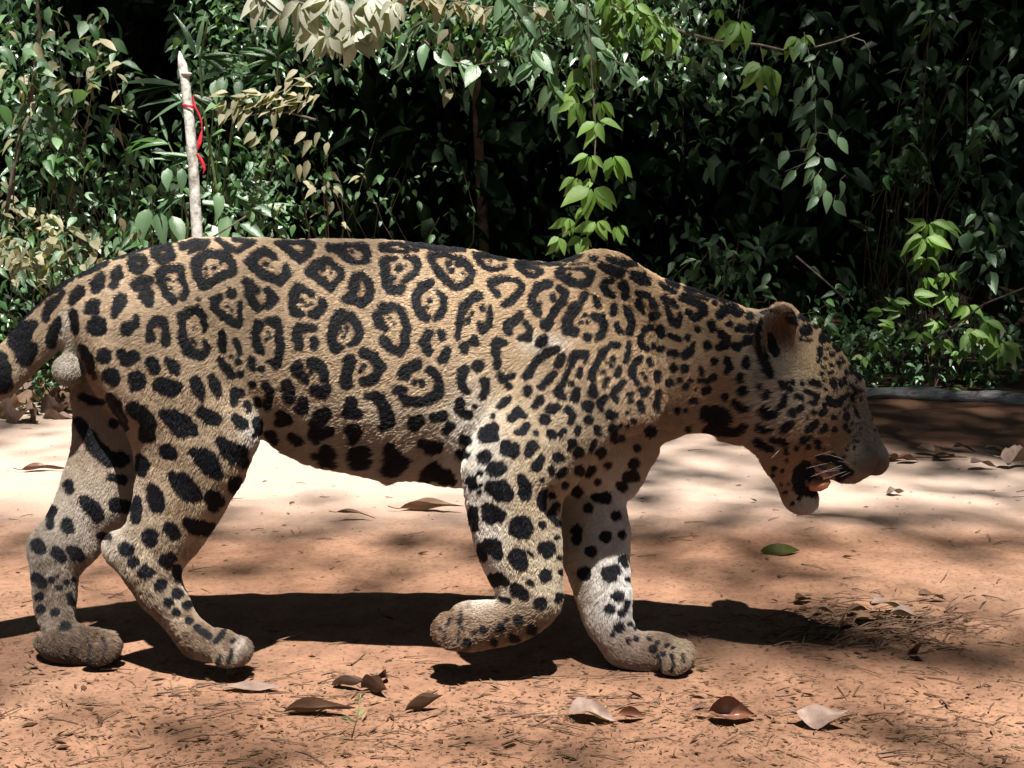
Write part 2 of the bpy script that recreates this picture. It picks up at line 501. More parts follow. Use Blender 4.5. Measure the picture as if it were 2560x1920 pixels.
# ------------------------------------------------------------------ the coat: rosettes and spots as strokes (x, y, radius)
STROKES = """
A 180,790,12 330,630,16 480,525,20 590,455,10;620,440,18 740,385,24 850,335,18;900,310,14 1020,275,10;1050,255,6 1400,172,6
A 360,780,22 400,680,40 450,630,35 500,570,18;400,970,40 430,870,42 465,780,15;150,960,80 200,870,70 260,830,40;200,1080,70 250,1010,50;150,960,70 190,1050,60
A 0,1200,95 20,1290,75 0,1100,60;-200,1400,80;-350,1550,60;-250,1200,50
A 600,600,45 640,560,38 570,650,20 660,530,12;770,510,60 800,450,35 760,560,30;930,430,55 940,390,28 900,520,35
A 1040,330,38 1070,300,28 1130,305,30 1150,350,30 1100,400,30 1050,385,35 1040,330,38;1220,260,40 1270,320,32 1350,290,35 1350,215,14 1250,230,20
A 1450,215,35 1540,185,20 1640,180,20 1600,220,20 1500,250,20;1720,165,16 1790,210,25 1880,250,20 1950,210,22 2010,180,15 1850,160,12
A 1090,510,55 1120,480,40 1180,480,30;1160,600,60 1180,650,40 1150,540,40;1260,420,35 1330,385,30 1420,380,30 1440,470,28 1470,560,28 1450,610,28;1260,420,35 1280,500,28 1310,580,32 1370,640,30
A 1345,470,12;1375,490,8;1355,540,10;1560,330,48 1620,280,35 1700,270,35 1790,290,38 1840,350,35 1840,410,35 1760,440,38 1660,500,38 1600,520,35 1560,440,35 1550,370,40;1625,385,14;1695,380,18;1740,345,12;1640,440,8
A 740,690,60 760,660,35 700,720,30;770,840,78;950,640,55 930,700,40 910,760,18;1080,770,20 1070,830,35 1010,860,55
A 1190,930,42 1180,850,28 1230,790,35 1290,800,38 1310,880,28 1310,960,38;1430,760,28 1440,850,28 1450,950,38 1490,1040,42 1570,1070,38 1620,1060,30 1640,1000,24 1620,960,18
A 1430,760,28 1500,730,32 1550,710,28 1600,770,32 1620,830,28 1620,880,14;1535,865,14;1550,975,12;1520,945,8
A 1700,640,42 1740,610,25;1700,640,38 1690,700,28 1780,770,32 1850,810,38 1890,840,22 1900,750,22 1895,660,15;1830,580,45;1800,685,12;1830,720,12
A 580,740,32 590,820,36 600,880,18;660,1010,30 690,1080,38 720,1160,28 750,1240,14;830,1085,52 830,1060,45;965,1060,42 1000,1110,48 1060,1080,45;880,1230,62 910,1270,45;1085,1270,74
A 1200,1130,52 1220,1170,48;1330,1110,30 1370,1160,48 1400,1220,22;1270,1310,60 1350,1330,70 1400,1310,40;1540,1270,42 1570,1350,45 1590,1400,20;1665,1240,28 1700,1310,42 1720,1370,30
A 1750,900,35 1760,970,32 1760,1030,25;1740,1100,22 1790,1170,32 1835,1230,25;1860,950,18 1890,1010,24 1895,1050,14;1885,1120,20;1905,1220,28;1825,1080,10
A 1985,1110,30 2000,1170,22;2065,1180,30;1995,1300,30;2035,1420,22 2045,1460,20;2100,1310,28 2140,1350,28 2130,1420,28 2110,1480,25;1860,1360,38 1840,1440,28;1860,1360,38 1900,1360,28;1950,1450,20 1960,1500,20
A 1860,1570,35 1920,1610,45;870,1400,35 920,1470,38 970,1560,30 1000,1640,20;1565,625,8
L 1060,390,60 1140,440,65 1180,510,58 1160,590,58 1200,610,38;1300,430,40 1370,460,70 1440,520,95 1500,540,60 1540,580,30;1590,410,38 1650,450,60 1700,470,50;1320,720,58 1360,745,50
L 1540,730,42 1600,760,70 1660,830,80 1710,890,50;1750,650,45 1800,700,65 1860,740,75 1910,800,45;1860,740,50 1900,720,50;1110,760,25 1130,830,55 1130,890,30;1370,920,40 1440,970,80 1500,1040,85 1560,1080,40
L 1210,1020,40 1230,1090,68 1250,1150,58;1090,1110,32 1085,1180,42 1075,1260,32;1680,1090,68 1720,1120,50;1690,1150,48;1840,960,40 1850,1000,50 1870,960,40;1480,1280,40 1540,1320,58 1600,1330,60 1660,1320,40
L 1190,1400,68 1200,1430,50;1340,1330,50 1370,1370,52;995,1490,52 1020,1500,42;2030,490,40 2040,560,30 2000,600,15
L 650,290,25 720,320,30 800,330,25;620,480,30 680,560,50 750,680,60 850,780,60 960,790,60;880,930,35 980,950,35;920,1140,60 1000,1160,55;900,500,40
L 545,990,38 560,1030,30;660,1110,40 730,1170,60 780,1230,50;420,1180,30 400,1260,22 400,1320,20;530,1300,45 545,1340,42;800,1390,30 860,1400,25;300,1470,55 320,1500,40;450,1520,48 480,1560,40;560,1500,30 600,1530,50 630,1550,40
P 1060,335,38;1320,320,60 1350,300,45;1150,405,55 1190,415,30;1400,370,28 1395,420,35 1400,470,20;1270,510,48;1400,580,42;1330,650,34;1470,675,34;1390,730,30;1490,790,28;1550,850,20 1610,895,25 1650,920,22;1760,900,25 1700,960,20;1830,960,15
P 300,450,36 340,500,36;410,475,25;455,450,14;525,490,25;575,470,12;465,535,24;550,590,24 560,650,24;435,730,36;515,840,38;320,600,30;330,700,30
B 90,330,50 150,260,30 210,250,28 270,290,25 290,310,15;100,360,40 170,420,35 250,460,38 320,480,35 370,430,38 360,370,25;210,350,20;260,380,8;290,190,16 360,220,25 440,290,35 480,320,25 540,270,35 580,210,28 500,185,16 400,182,12 290,190,16
B 710,225,28 790,240,42 850,310,28 930,340,22 1000,320,30 1010,260,30 980,215,28 880,205,16 780,205,16;885,250,14;1120,225,30 1170,205,16 1250,195,10 1340,225,16 1400,245,12;1120,225,30 1200,250,16 1240,248,10 1330,250,12
B 1320,190,5 1420,205,15 1560,225,20 1700,240,15 1780,245,6;50,490,38 90,530,35 140,560,22;80,600,28 110,660,35 140,700,35 200,690,10;60,520,30 80,600,28;220,560,30 270,620,38 230,680,35
B 550,410,38 620,350,42 690,325,30 740,360,22 800,400,28 800,440,28 760,490,28 720,540,32 650,490,32 590,440,35;655,390,22;670,460,20;720,420,8;460,530,35 430,600,42 410,680,32 430,730,38 470,740,32;460,530,35 520,560,28 570,590,28
B 650,640,30 660,680,32 600,740,40 570,745,30;490,635,20;530,670,14;570,660,8;870,620,55 830,630,30;900,540,42 910,460,38 960,430,30 1010,480,35 1030,560,32 1010,620,38 960,660,38 900,640,30
B 1140,330,38 1190,310,22 1240,305,12;1140,330,38 1145,420,38 1160,500,35 1190,560,38 1250,560,35 1280,530,25;1290,300,14 1380,315,28 1410,360,25 1390,420,22 1320,470,28 1300,485,20;1255,385,30;1215,465,12;1310,360,8
B 1500,290,28 1560,280,20 1650,285,20 1730,310,22 1790,350,25 1840,420,25 1820,480,28 1760,520,28 1700,535,22 1640,490,28 1590,440,28 1540,370,32 1500,290,28;1650,345,26;1725,355,26;1670,400,26;1760,430,9
B 1850,280,14 1920,290,14 2000,295,14 2100,320,12;1850,280,14 1890,330,22 1940,380,20 2020,395,14 2080,385,16 2100,365,16;1980,330,10;1500,500,35 1440,530,42 1390,600,32 1400,680,35 1440,750,38 1480,780,25
B 1565,570,22 1610,620,28 1610,690,28 1580,750,28 1550,785,20;1495,635,20;1480,690,12;1890,600,35 1830,620,32 1770,680,35 1750,750,32 1730,830,32 1720,920,20;1975,680,14 1980,750,22 1970,820,28 1920,880,28 1890,820,20;1915,700,22;1835,735,22;1805,795,25
B 150,830,42 120,900,32 130,980,35 170,1040,30;220,800,25 280,810,45 310,860,28 310,930,28 320,1010,32 310,1080,32 280,1140,38 230,1120,18;215,885,8;235,915,12;205,945,10;470,860,42 540,850,25 590,860,28;450,870,35 450,930,38 470,1000,35;590,950,30 590,1000,32
B 790,750,45 870,760,35 920,820,35 950,890,28 920,950,32 860,985,16;760,810,50 730,900,35 730,980,30 760,1010,45 800,1010,25;845,855,12;815,820,10;815,880,8;825,920,8
B 1140,700,48 1220,680,30 1270,710,32 1300,790,32 1320,860,28 1300,920,32 1310,990,32 1260,1040,38 1190,1020,28 1150,970,42 1130,940,30;1080,760,42 1100,820,42 1150,860,28;1190,780,12;1215,820,12
B 1485,900,35 1460,970,38 1490,1040,34;1590,900,32 1600,940,20;1640,1030,32 1610,1090,42 1580,1100,25;1770,1000,38 1780,1030,30;1850,950,32 1820,970,20 1870,975,20
B 2030,980,48 2090,970,28;2020,1040,35 2030,1100,24 2030,1160,22;460,1150,42 440,1190,35 500,1240,42 520,1270,25;560,1130,38 630,1150,45 670,1210,32 670,1260,30;600,1350,45 650,1370,52 690,1330,35;565,1205,12
B 870,1110,48 850,1200,42 840,1300,45 870,1310,22;990,1050,45 1060,1090,40 1110,1160,38 1080,1230,35 1020,1280,38 980,1280,32;980,1155,20;955,1190,15;1400,1140,42 1320,1180,42 1290,1230,35 1320,1255,20
B 1500,1185,30 1560,1230,32 1580,1300,30 1570,1370,40 1500,1410,38 1420,1440,38 1330,1430,38 1280,1400,28;1250,1345,35 1290,1340,35;1380,1285,22;1440,1290,26;1770,1190,40 1750,1260,35 1760,1320,32 1790,1350,25;1880,1155,48;1930,1270,35 1940,1340,25 1920,1400,25
B 2060,1230,32 2090,1260,28 2150,1230,30;370,1310,50 400,1340,38 390,1410,42;500,1440,42 490,1490,48;880,1440,48 850,1530,38 930,1530,45;1010,1390,25 1080,1400,42 1130,1450,48 1160,1530,55 1180,1600,48 1130,1640,30
B 1740,1440,35 1730,1500,30 1800,1540,38;1860,1470,15;1390,1600,65 1420,1580,45;1540,1560,38 1600,1550,42;1650,1620,30;320,1540,42 370,1580,45 300,1600,25;640,1560,62 680,1530,50 590,1610,42
E 240,310,22 290,330,45 330,370,25;470,330,30 530,370,42 560,380,30;690,310,55 760,300,60 830,290,50;710,370,30;1040,290,75 1050,350,52 1080,300,45;800,470,60 840,500,60 780,560,40;700,500,25 870,580,35
E 1060,490,60 1150,480,60;1080,570,55 1170,560,55 1060,490,50;1390,450,62 1420,540,95 1350,640,42 1440,640,50 1510,560,60;1660,400,32 1760,430,65 1830,430,45;1800,640,75 1720,700,60;1800,660,75 1900,700,70 1960,740,35
E 2060,360,40 2100,380,45;2030,490,42 2080,500,40;1900,280,40 1950,240,28
C 290,355,20 340,360,16 420,375,18 490,410,20 430,445,18 370,430,22 310,380,22 290,355,20;330,335,8 500,355,10 700,352,8 860,345,7;600,335,7 720,315,16 800,290,10;885,310,26 910,305,25;1010,305,22 1080,330,28 1160,350,25 1230,360,10
C 640,400,38 620,430,30 700,480,28 760,510,24 850,510,28 880,440,32 850,400,22 780,390,12 690,382,10 640,400,30;705,430,18;960,360,25 1020,390,42 1090,420,42 1120,410,28;1220,440,38 1280,470,48 1330,500,28;1420,500,12 1470,540,22 1540,570,16
C 1480,495,14 1530,515,25 1560,530,15;1620,545,14 1670,555,20 1720,565,14;1600,585,8 1680,600,14 1790,625,12;1740,580,8 1860,610,8;1900,630,8 2000,655,8;90,500,40 150,470,28 240,465,26 310,490,25 340,530,22 290,600,25 240,650,28 190,670,28
C 90,500,36 90,540,20 140,590,30;550,510,32 470,530,38 420,600,35 410,660,35 450,700,38 460,740,28;450,690,30 480,665,16;620,540,25 670,580,30 660,640,32 620,690,28 580,750,22 540,830,38 500,820,28;580,620,30 575,600,20
C 320,750,30 270,790,35 210,840,38 230,890,25;365,815,20 400,870,20 385,930,28 320,935,22;500,960,38 470,985,22;520,935,20;830,590,35 800,650,25 740,710,45 690,800,45 690,860,45 740,890,42 770,870,20;920,640,32 930,670,32;905,610,22 920,640,30
C 905,760,28 960,770,30 980,850,30 950,920,32 920,950,18;850,930,38;830,750,10;798,808,10;845,810,12;1040,480,25 990,485,25 980,530,32 1000,580,28 1050,600,24;1125,520,32 1150,560,25 1145,610,32;1060,680,28 1055,740,22
C 1145,690,22 1180,750,32 1200,830,28 1175,890,28;1080,830,22 1100,880,24 1130,885,12;1250,580,25 1310,590,28;1250,640,28 1270,700,28 1295,745,20;1345,620,16 1370,670,35 1390,690,20;1360,765,28 1400,755,28;1460,620,28 1510,650,25 1560,690,18
C 1465,660,20 1490,730,20 1510,790,28 1560,820,32 1580,770,24 1590,750,14;1590,625,22 1680,640,28 1750,680,35 1770,730,32 1700,770,30 1640,730,25;1300,870,32 1350,850,20;1300,870,25 1280,900,20 1270,970,25 1280,1010,15;1425,870,32 1435,910,28
C 1500,915,16 1550,930,22 1580,945,16;1640,930,24;1325,1020,25;1370,1000,18;1425,1020,28;1495,1055,22 1540,1055,24;1690,980,16 1670,1030,28 1625,1070,32;1720,870,25;1825,830,35 1840,860,28;1900,890,28 1950,930,32 1940,980,32 1880,1010,25;1795,995,38
C 1940,700,38 1900,750,38;1940,700,34 2000,710,35 2050,740,28;1970,820,25;2035,860,28 2080,860,25;2130,770,28;2150,855,34;2030,1000,38 2070,980,20 2120,950,38;1855,660,14
C 610,1020,28 540,1050,35 480,1090,30 420,1150,30 380,1220,35 360,1250,25;650,1080,28 620,1140,30;590,1210,22 540,1260,26 480,1320,26;760,1060,30 830,1060,35 840,1110,20;750,1080,30 710,1160,24 680,1230,20 640,1310,22 620,1370,32 660,1400,25
C 800,1180,18 780,1230,18;725,1290,20;770,1340,22 755,1390,35 740,1410,28;1040,980,22 1090,990,28;1020,1000,18 970,1050,28 920,1130,22 890,1200,28 880,1250,32;1175,980,20 1175,1050,24 1150,1120,18;1055,1100,22;1040,1150,18;1000,1140,8;970,1205,16
C 1095,1180,24 1085,1220,20;1000,1260,20 985,1320,16;890,1320,28 900,1370,35;1130,1280,22 1080,1330,22 1040,1380,16;1255,1100,24 1210,1150,20 1200,1220,25 1230,1280,14;1340,1110,22 1345,1150,18;1240,1290,18;1395,1210,24 1395,1270,22;1280,1210,12;1310,1245,14
C 1270,1340,18 1300,1370,28 1330,1330,16;1410,1360,24 1400,1400,20 1390,1480,25;1495,1280,30;1580,1265,18;1660,1265,14;1530,1170,34;1615,1175,32;1750,1180,20 1750,1220,16;1850,1115,30;1950,1110,28 1970,1160,30 1945,1200,20;2110,1100,28 2100,1150,30
C 1740,1270,20 1800,1270,20 1850,1240,20;1625,1320,25;1700,1340,10;2060,1250,32;1070,1420,26 1060,1400,20;1180,1380,20 1200,1370,14;1185,1430,26;985,1400,24 950,1450,28 960,1490,15;850,1470,45;230,1310,32;380,1340,36 375,1370,32
C 200,1440,28 160,1480,22;200,1440,24 240,1410,18;470,1420,35 430,1470,24;550,1500,28 580,1490,36 610,1480,24;700,1500,30 735,1540,25 720,1590,24;300,1520,42 250,1570,32;300,1520,40 350,1550,25;510,1580,42;1035,1540,45 1065,1540,25;1160,1520,20
C 1260,1440,22 1275,1490,24;860,1580,38;1050,1640,30;1110,1620,16;1210,1585,16;1165,1625,12;1780,1350,30 1800,1340,25;1700,1420,20 1660,1430,10;1940,1400,25;2090,1340,30 2060,1350,20;1560,1500,22;1850,1540,80 1800,1530,60;1850,1540,70 1930,1550,70
C 1800,1640,30 1950,1650,35 2040,1670,25;1650,1640,25;1620,1500,18;2010,1440,20 2080,1480,30 2110,1490,20
F 690,590,65 740,540,45;650,610,30 690,590,55 740,600,50;1000,520,30 970,570,30 920,580,22;1195,580,40;1290,560,20 1265,590,18;1075,575,18;670,770,52 690,750,40;740,440,20;850,700,60 900,730,45 910,680,30;840,680,50;1050,680,48 1010,750,28
F 1120,770,25 1080,840,45;760,860,65 800,850,50;640,895,22;640,985,14;630,1040,16;1240,770,40 1270,770,30;1195,860,30 1200,890,20;1300,860,24 1260,910,24;1120,945,18;790,1030,85 740,1010,60 840,1060,60;960,940,42 990,1010,48 985,1060,50
F 1140,1040,24 1110,1110,35 1120,1160,30;1200,1070,26;570,950,42 590,990,30 570,1010,20;720,1220,78 700,1180,50 790,1230,50;580,1190,35 590,1270,35 600,1330,20;960,1325,92;1120,1300,30;1230,1150,28 1190,1230,28 1240,1290,20
F 740,1480,70 770,1530,45;700,1450,35 740,1480,60;930,1560,75 950,1610,60;1155,1495,68 1130,1490,45;1040,1540,15 1015,1520,10;1240,1400,12;1250,1560,12;1360,660,35 1340,700,20;1410,730,40;1400,570,25 1410,540,25;1550,540,28 1560,580,22;1490,480,35;1540,640,20 1510,700,20
F 1680,540,30 1690,620,25;1590,730,40;1420,870,42;1510,860,35 1490,900,28;1300,980,25;1400,1040,45;1850,820,40;1840,910,50 1790,920,40;1750,1000,45;1620,1090,50 1550,1080,36;1490,1170,40;1870,690,30;1980,560,45;1750,620,22;1640,830,25;1560,960,30;1700,1230,40;1400,1350,45;1620,1400,50;1750,1380,30
Q 490,250,35 510,300,30;480,200,20;990,440,52;870,495,30;620,470,55 670,490,40;570,450,30;780,560,55 820,590,42;750,530,35;950,655,48;1090,600,26 1080,640,16;1110,410,18;1095,300,12;1075,140,14
Q 780,790,36;640,850,36;690,790,16;880,860,40;730,920,25 770,940,14;590,965,22;500,860,24;370,960,30;430,890,16;330,860,18;1600,310,35 1620,350,20;1500,430,68 1530,400,50;1560,605,48;1635,470,15;1630,640,18 1620,690,14;1590,730,28;1500,700,40;1565,845,42;1645,825,14;1690,850,16
Q 1520,900,20;1840,1020,32;1920,1060,20;1810,940,18;1870,970,14;1950,990,18;1880,1080,14;1640,950,22;1700,940,20;2000,1010,16;1990,1070,18;1350,250,45;1300,420,50;1240,150,40
G 1860,1100,7;1830,1180,7;1900,1260,7;1850,1300,8;1780,1260,7;1760,1400,9;1830,1420,8;1900,1400,7;1700,1220,9;1760,1150,7;1650,1330,10;1580,1440,12;1500,1540,14;1590,740,12 1640,745,10 1690,765,9;1560,780,18 1620,812,16 1690,800,12;1660,1150,12;1680,1230,12;1640,1190,10;1600,1250,14;1700,1320,12;1640,1290,12;1720,1420,10;1550,1330,14
G 1110,75,42;1110,160,30;1090,250,28;1215,80,18;1280,165,36;1185,205,28;1150,335,32;1275,305,38;1365,270,24 1380,340,20;1405,205,14;1440,265,14;1120,435,34 1140,420,24;1245,425,28 1290,415,22;1335,420,12;1485,400,25 1490,440,20;1465,490,20 1465,560,18
G 1560,360,18 1560,420,18;1640,440,14 1680,510,18;1640,540,18 1640,600,18;980,565,50 1040,570,55 1090,600,40;1165,535,20;1290,560,50 1320,610,40;1400,540,24 1420,620,24;1185,660,24;1500,660,14 1520,710,18;1560,610,32 1620,660,28 1700,688,20
G 850,580,40;705,570,30;680,650,42 640,640,25;560,590,50 520,560,25;600,590,30 640,560,16;1330,700,12;1210,780,30 1260,840,60 1330,870,60 1400,840,60 1450,780,40 1530,730,22;890,690,28 990,720,28 1070,760,45 1050,840,45 1000,870,38 960,850,25
G 780,760,42 850,810,34;700,990,50 720,1030,30;830,930,55 780,970,40;310,970,75 360,1020,65 430,1030,50;300,930,40;480,990,28;600,780,30 570,860,45 530,920,28;330,740,40 350,700,25;235,620,42;1020,985,38;920,1060,18
G 1170,890,40;1130,1010,45 1180,980,35;220,1190,40 290,1230,50 380,1240,30;590,1220,60 660,1180,55;570,1250,40 660,1180,50 700,1160,35;1050,1140,40 1000,1200,50 920,1260,38;1180,1220,45 1130,1260,30;1320,1240,42;1490,1040,42 1500,1090,32;1460,950,14;1390,1010,20;1310,1070,36
G 1520,860,16 1530,920,18;1500,840,12;1570,1150,18 1550,1190,14;1480,1200,42;1530,1270,36;1610,1340,25;1600,1415,28 1660,1415,20;1520,1470,24;1600,1515,26;180,1390,35 250,1450,60 350,1500,55 420,1530,30;440,1390,40 530,1400,45 620,1450,30
G 980,1340,30 850,1410,45;1070,1415,38;940,1485,33;760,1510,42;620,1570,36;1090,1500,28;1170,1530,25;1560,790,22 1620,800,24 1690,800,20;1590,900,22 1640,1000,26 1680,1080,20
G -20,1190,50 20,1230,40
M 300,900,22;420,1080,24;520,1010,20;350,760,20;230,760,18;330,170,30;480,120,40;330,350,30;110,490,45;250,510,25;90,610,20;1100,300,60 1300,460,70 1350,560,80 1250,650,60;900,300,50 1050,330,60;1450,560,50;640,430,90 560,560,120 520,720,110 560,860,100;700,560,120 760,700,60;700,900,90 780,940,60;1310,290,22;1500,400,14
H 1060,515,55 1070,500,50;960,440,20 930,400,30 880,380,12;990,380,14 1060,400,22 1100,420,14;1230,600,38 1220,570,25;1170,470,20;1240,530,16;1300,610,14;1350,660,10 1380,710,10;1060,610,12 1110,605,12;1020,600,12;860,320,12 930,340,12
P 1830,1030,5 1822,1070,7 1805,1120,7;1740,1080,5 1725,1120,6;690,940,6 715,1010,7 700,1110,7;800,930,6 830,1000,7 810,1090,6;560,1010,5 560,1120,6
Q 1990,1080,5 2000,1130,6 1985,1185,6;1900,1110,5 1895,1190,6;2070,1060,5 2080,1120,6;240,780,6 215,850,7 190,960,6;330,740,5 310,830,6 300,960,5;160,860,5 200,900,6;640,620,16 700,640,14
H 560,420,10 585,500,16 590,640,24 600,720,34 640,800,46 680,900,40 710,960,28;640,340,8 700,318,8 770,330,6;700,560,28 720,660,38 760,730,40;615,420,14 600,520,14
"""
RX0, RY0, RW, RH, RST = -420, 520, 2720, 1240, 1.0
SD = np.full((RH, RW), 60.0, np.float32)
def add_strokes(R, txt, fn=np.minimum):
    z = 'S'
    for line in txt.strip().split('\n'):
        k, rest = line.split(' ', 1)
        for st in rest.split(';'):
            P = pts(k + ' ' + st.strip())
            if len(P) == 1: P = np.vstack([P, P])
            P = P - [RX0, RY0, 0]
            r = P[:, 2].max() + 26
            x0, x1 = int(max(0, P[:, 0].min() - r)), int(min(RW, P[:, 0].max() + r))
            y0, y1 = int(max(0, P[:, 1].min() - r)), int(min(RH, P[:, 1].max() + r))
            if x1 <= x0 or y1 <= y0: continue
            X, Y = np.meshgrid(np.arange(x0, x1), np.arange(y0, y1))
            for i in range(len(P) - 1):
                a, b = P[i], P[i + 1]
                ab = b[:2] - a[:2]; L = ab @ ab + 1e-6
                t = np.clip(((X - a[0]) * ab[0] + (Y - a[1]) * ab[1]) / L, 0, 1)
                d = np.hypot(X - a[0] - t * ab[0], Y - a[1] - t * ab[1]) - (a[2] + t * (b[2] - a[2]))
                R[y0:y1, x0:x1] = fn(R[y0:y1, x0:x1], d)
add_strokes(SD, STROKES)

def value_noise(x, y, s, seed=0):
    r_ = np.random.default_rng(seed); T = r_.uniform(-1, 1, (257, 257))
    x = x / s; y = y / s; ix = np.floor(x).astype(int); iy = np.floor(y).astype(int)
    fx = x - ix; fy = y - iy; fx = fx * fx * (3 - 2 * fx); fy = fy * fy * (3 - 2 * fy)
    a = T[iy % 256, ix % 256]; b = T[iy % 256, (ix + 1) % 256]; c = T[(iy + 1) % 256, ix % 256]; d = T[(iy + 1) % 256, (ix + 1) % 256]
    return (a * (1 - fx) + b * fx) * (1 - fy) + (c * (1 - fx) + d * fx) * fy
yy_, xx_ = np.mgrid[0:RH, 0:RW]
SD += (2.0 * value_noise(xx_, yy_, 9, 3) + 2.0 * value_noise(xx_, yy_, 22, 4)).astype(np.float32)

def blurred(R, n):
    for _ in range(n):
        R = (R + np.roll(R, 1, 0) + np.roll(R, -1, 0)) / 3
        R = (R + np.roll(R, 1, 1) + np.roll(R, -1, 1)) / 3
    return R
# how much of the neighbourhood is spotted: the ground colour inside rosettes is tawnier
NEAR = blurred((SD < 0).astype(np.float32)[::4, ::4], 14)

# coat colour zones: x, y, radius x, radius y (photo pixels), colour, weight
COATZ = [
 ('B 1100,800', 700, 330, (.47, .33, .20), 1.0), ('C 900,600', 330, 170, (.50, .32, .155), 1.6), ('A 900,700', 330, 260, (.43, .31, .20), 1.0),
 ('C 1700,800', 200, 140, (.50, .31, .145), 1.4), ('L 1500,700', 260, 260, (.50, .37, .23), 1.0),
 ('F 900,800', 180, 260, (.54, .43, .29), 1.2), ('F 620,1300', 60, 240, (.70, .69, .70), 3.2), ('F 560,800', 60, 120, (.80, .81, .86), 4.0), ('L 2000,600', 30, 50, (.75, .76, .80), 3.0), ('C 520,980', 50, 22, (.75, .75, .80), 3.0),  # pale leg fur; thigh fold and foreleg edge whitened as painted highlights
 ('Q 900,500', 110, 130, (.58, .50, .38), 1.4), ('Q 560,880', 150, 60, (.24, .125, .055), 6.0), ('Q 200,880', 60, 70, (.24, .15, .10), 5.0),
 ('Q 1560,500', 60, 200, (.66, .67, .74), 3.2), ('Q 1700,1080', 110, 60, (.27, .18, .13), 3.5), ('Q 1620,1030', 60, 60, (.30, .15, .10), 3.5), ('Q 2050,1080', 40, 50, (.36, .27, .19), 1.8),
 ('L 700,1200', 120, 160, (.40, .37, .35), 2.6), ('L 800,600', 120, 160, (.40, .26, .18), 2.0),
 ('P 400,500', 90, 130, (.25, .215, .195), 5.0), ('P 600,1000', 110, 60, (.10, .06, .04), 7.0), ('P 300,850', 50, 100, (.26, .19, .14), 1.8),
 ('P 1200,500', 90, 110, (.42, .33, .24), 1.5), ('P 1350,600', 50, 80, (.60, .55, .48), 1.6), ('P 1200,850', 120, 90, (.30, .18, .11), 2.2), ('P 1700,1000', 90, 60, (.25, .17, .12), 4.0), ('P 1890,1010', 20, 26, (.62, .60, .60), 2.6),
 ('E 1200,500', 300, 60, (.46, .36, .27), 2.2), ('E 700,450', 160, 60, (.44, .33, .24), 1.8), ('E 1200,150', 260, 50, (.56, .47, .37), 1.4),
 ('N 950,350', 150, 45, (.42, .22, .09), 2.4), ('N 900,700', 180, 60, (.42, .25, .13), 1.8), ('N 1450,400', 60, 120, (.58, .50, .44), 2.2),
 ('G 600,800', 90, 70, (.52, .46, .40), 2.0), ('G 1250,350', 90, 120, (.52, .36, .18), 2.0), ('H 1150,560', 70, 90, (.50, .34, .18), 1.6),
 ('G 900,1300', 160, 80, (.36, .18, .07), 2.2), ('M 300,700', 60, 120, (.38, .21, .10), 2.2), ('G 1750,1250', 54, 130, (.125, .12, .115), 8.0), ('G 1620,960', 12, 40, (.60, .58, .56), 2.4),  # grey muzzle, darkened further to paint in the shade on the head
 ('G 1730,630', 10, 24, (.60, .58, .50), 2.4), ('M 1450,250', 40, 40, (.46, .38, .32), 1.8), ('M 1850,250', 34, 44, (.15, .14, .135), 5.0), ('M 1880,420', 24, 20, (.08, .03, .025), 6.0),
 ('M 1560,640', 24, 16, (.42, .30, .17), 3.0), ('M 620,1080', 34, 20, (.62, .60, .60), 5.0), ('M 400,1100', 40, 40, (.22, .15, .11), 1.6),
 ('H 660,450', 26, 50, (.17, .135, .13), 4.0), ('H 820,560', 40, 60, (.11, .045, .022), 7.0), ('H 760,780', 50, 30, (.46, .38, .32), 2.4), ('H 640,900', 26, 60, (.13, .07, .04), 2.6),
 ('A 540,1180', 46, 42, (.31, .30, .285), 14.0), ('A 640,1300', 30, 50, (.30, .17, .07), 3.0), ('A 520,860', 16, 36, (.72, .70, .68), 4.0), ('A 100,1300', 120, 60, (.40, .30, .21), 1.2),
]
CZ = [(pts(z)[0], rx, ry, np.array(c), w) for z, rx, ry, c, w in COATZ]

def coat(u, v):
    u = np.asarray(u, float); v = np.asarray(v, float)
    W = np.full(u.shape, 0.12); C = W[:, None] * np.array([.48, .35, .22])
    for p, rx, ry, c, w in CZ:
        q = ((u - p[0]) / rx) ** 2 + ((v - p[1]) / ry) ** 2
        g = w * np.exp(-1.1 * np.maximum(q, 0) ** 1.2)
        W += g; C += g[:, None] * c
    C = C / W[:, None]
    C = 0.66 * C + 0.34 * C.mean(1)[:, None]
    C = C * np.array([.94, .895, .81])
    sd = sample(SD, RX0, RY0, u, v, step=RST, out=20.0)
    nr = sample(NEAR, RX0, RY0, u, v, step=4.0, out=0.2)
    body = ((v < 1010) & (u < 1950)).astype(float)
    tawn = np.clip((nr - 0.38) * 3.2, 0, 1) * body
    C = C * (1 - tawn[:, None] * np.array([.30, .43, .54]))
    # pale outline around every spot
    edge = np.exp(-((sd - 4.5) / 3.0) ** 2) * body
    C = C * (1 + 0.20 * edge[:, None])
    lowf = value_noise(u, v, 70, 9) * 0.05 + value_noise(u, v, 14, 10) * 0.07
    # dust and damp hair on the lower legs
    low = np.clip((v - 1230) / 200, 0, 1)
    dirt = np.clip(0.5 + 1.1 * value_noise(u, v, 26, 15) + 0.9 * value_noise(u, v, 7, 16) + 0.35 * ((u < 420) & (v > 1400)), 0, 1) * low
    dirt = dirt * np.where((u > 1180) & (u < 1400), .25, np.where(u > 1400, .45, .85))
    C = C * (1 - dirt[:, None] * np.array([.50, .56, .60]))
    grain = 0.10 * value_noise(u * .6, v, 4.0, 17) * body
    C = np.clip(C * (1 + (lowf + grain)[:, None]), 0, .85)
    # the scrotum, nose and mouth carry no rosettes
    gx_, gy_ = pts('A 545,1190')[0]
    bald = ((u - gx_) / 40) ** 2 + ((v - gy_) / 38) ** 2 < 1
    sd = np.where(bald, 20, sd)
    return C, sd

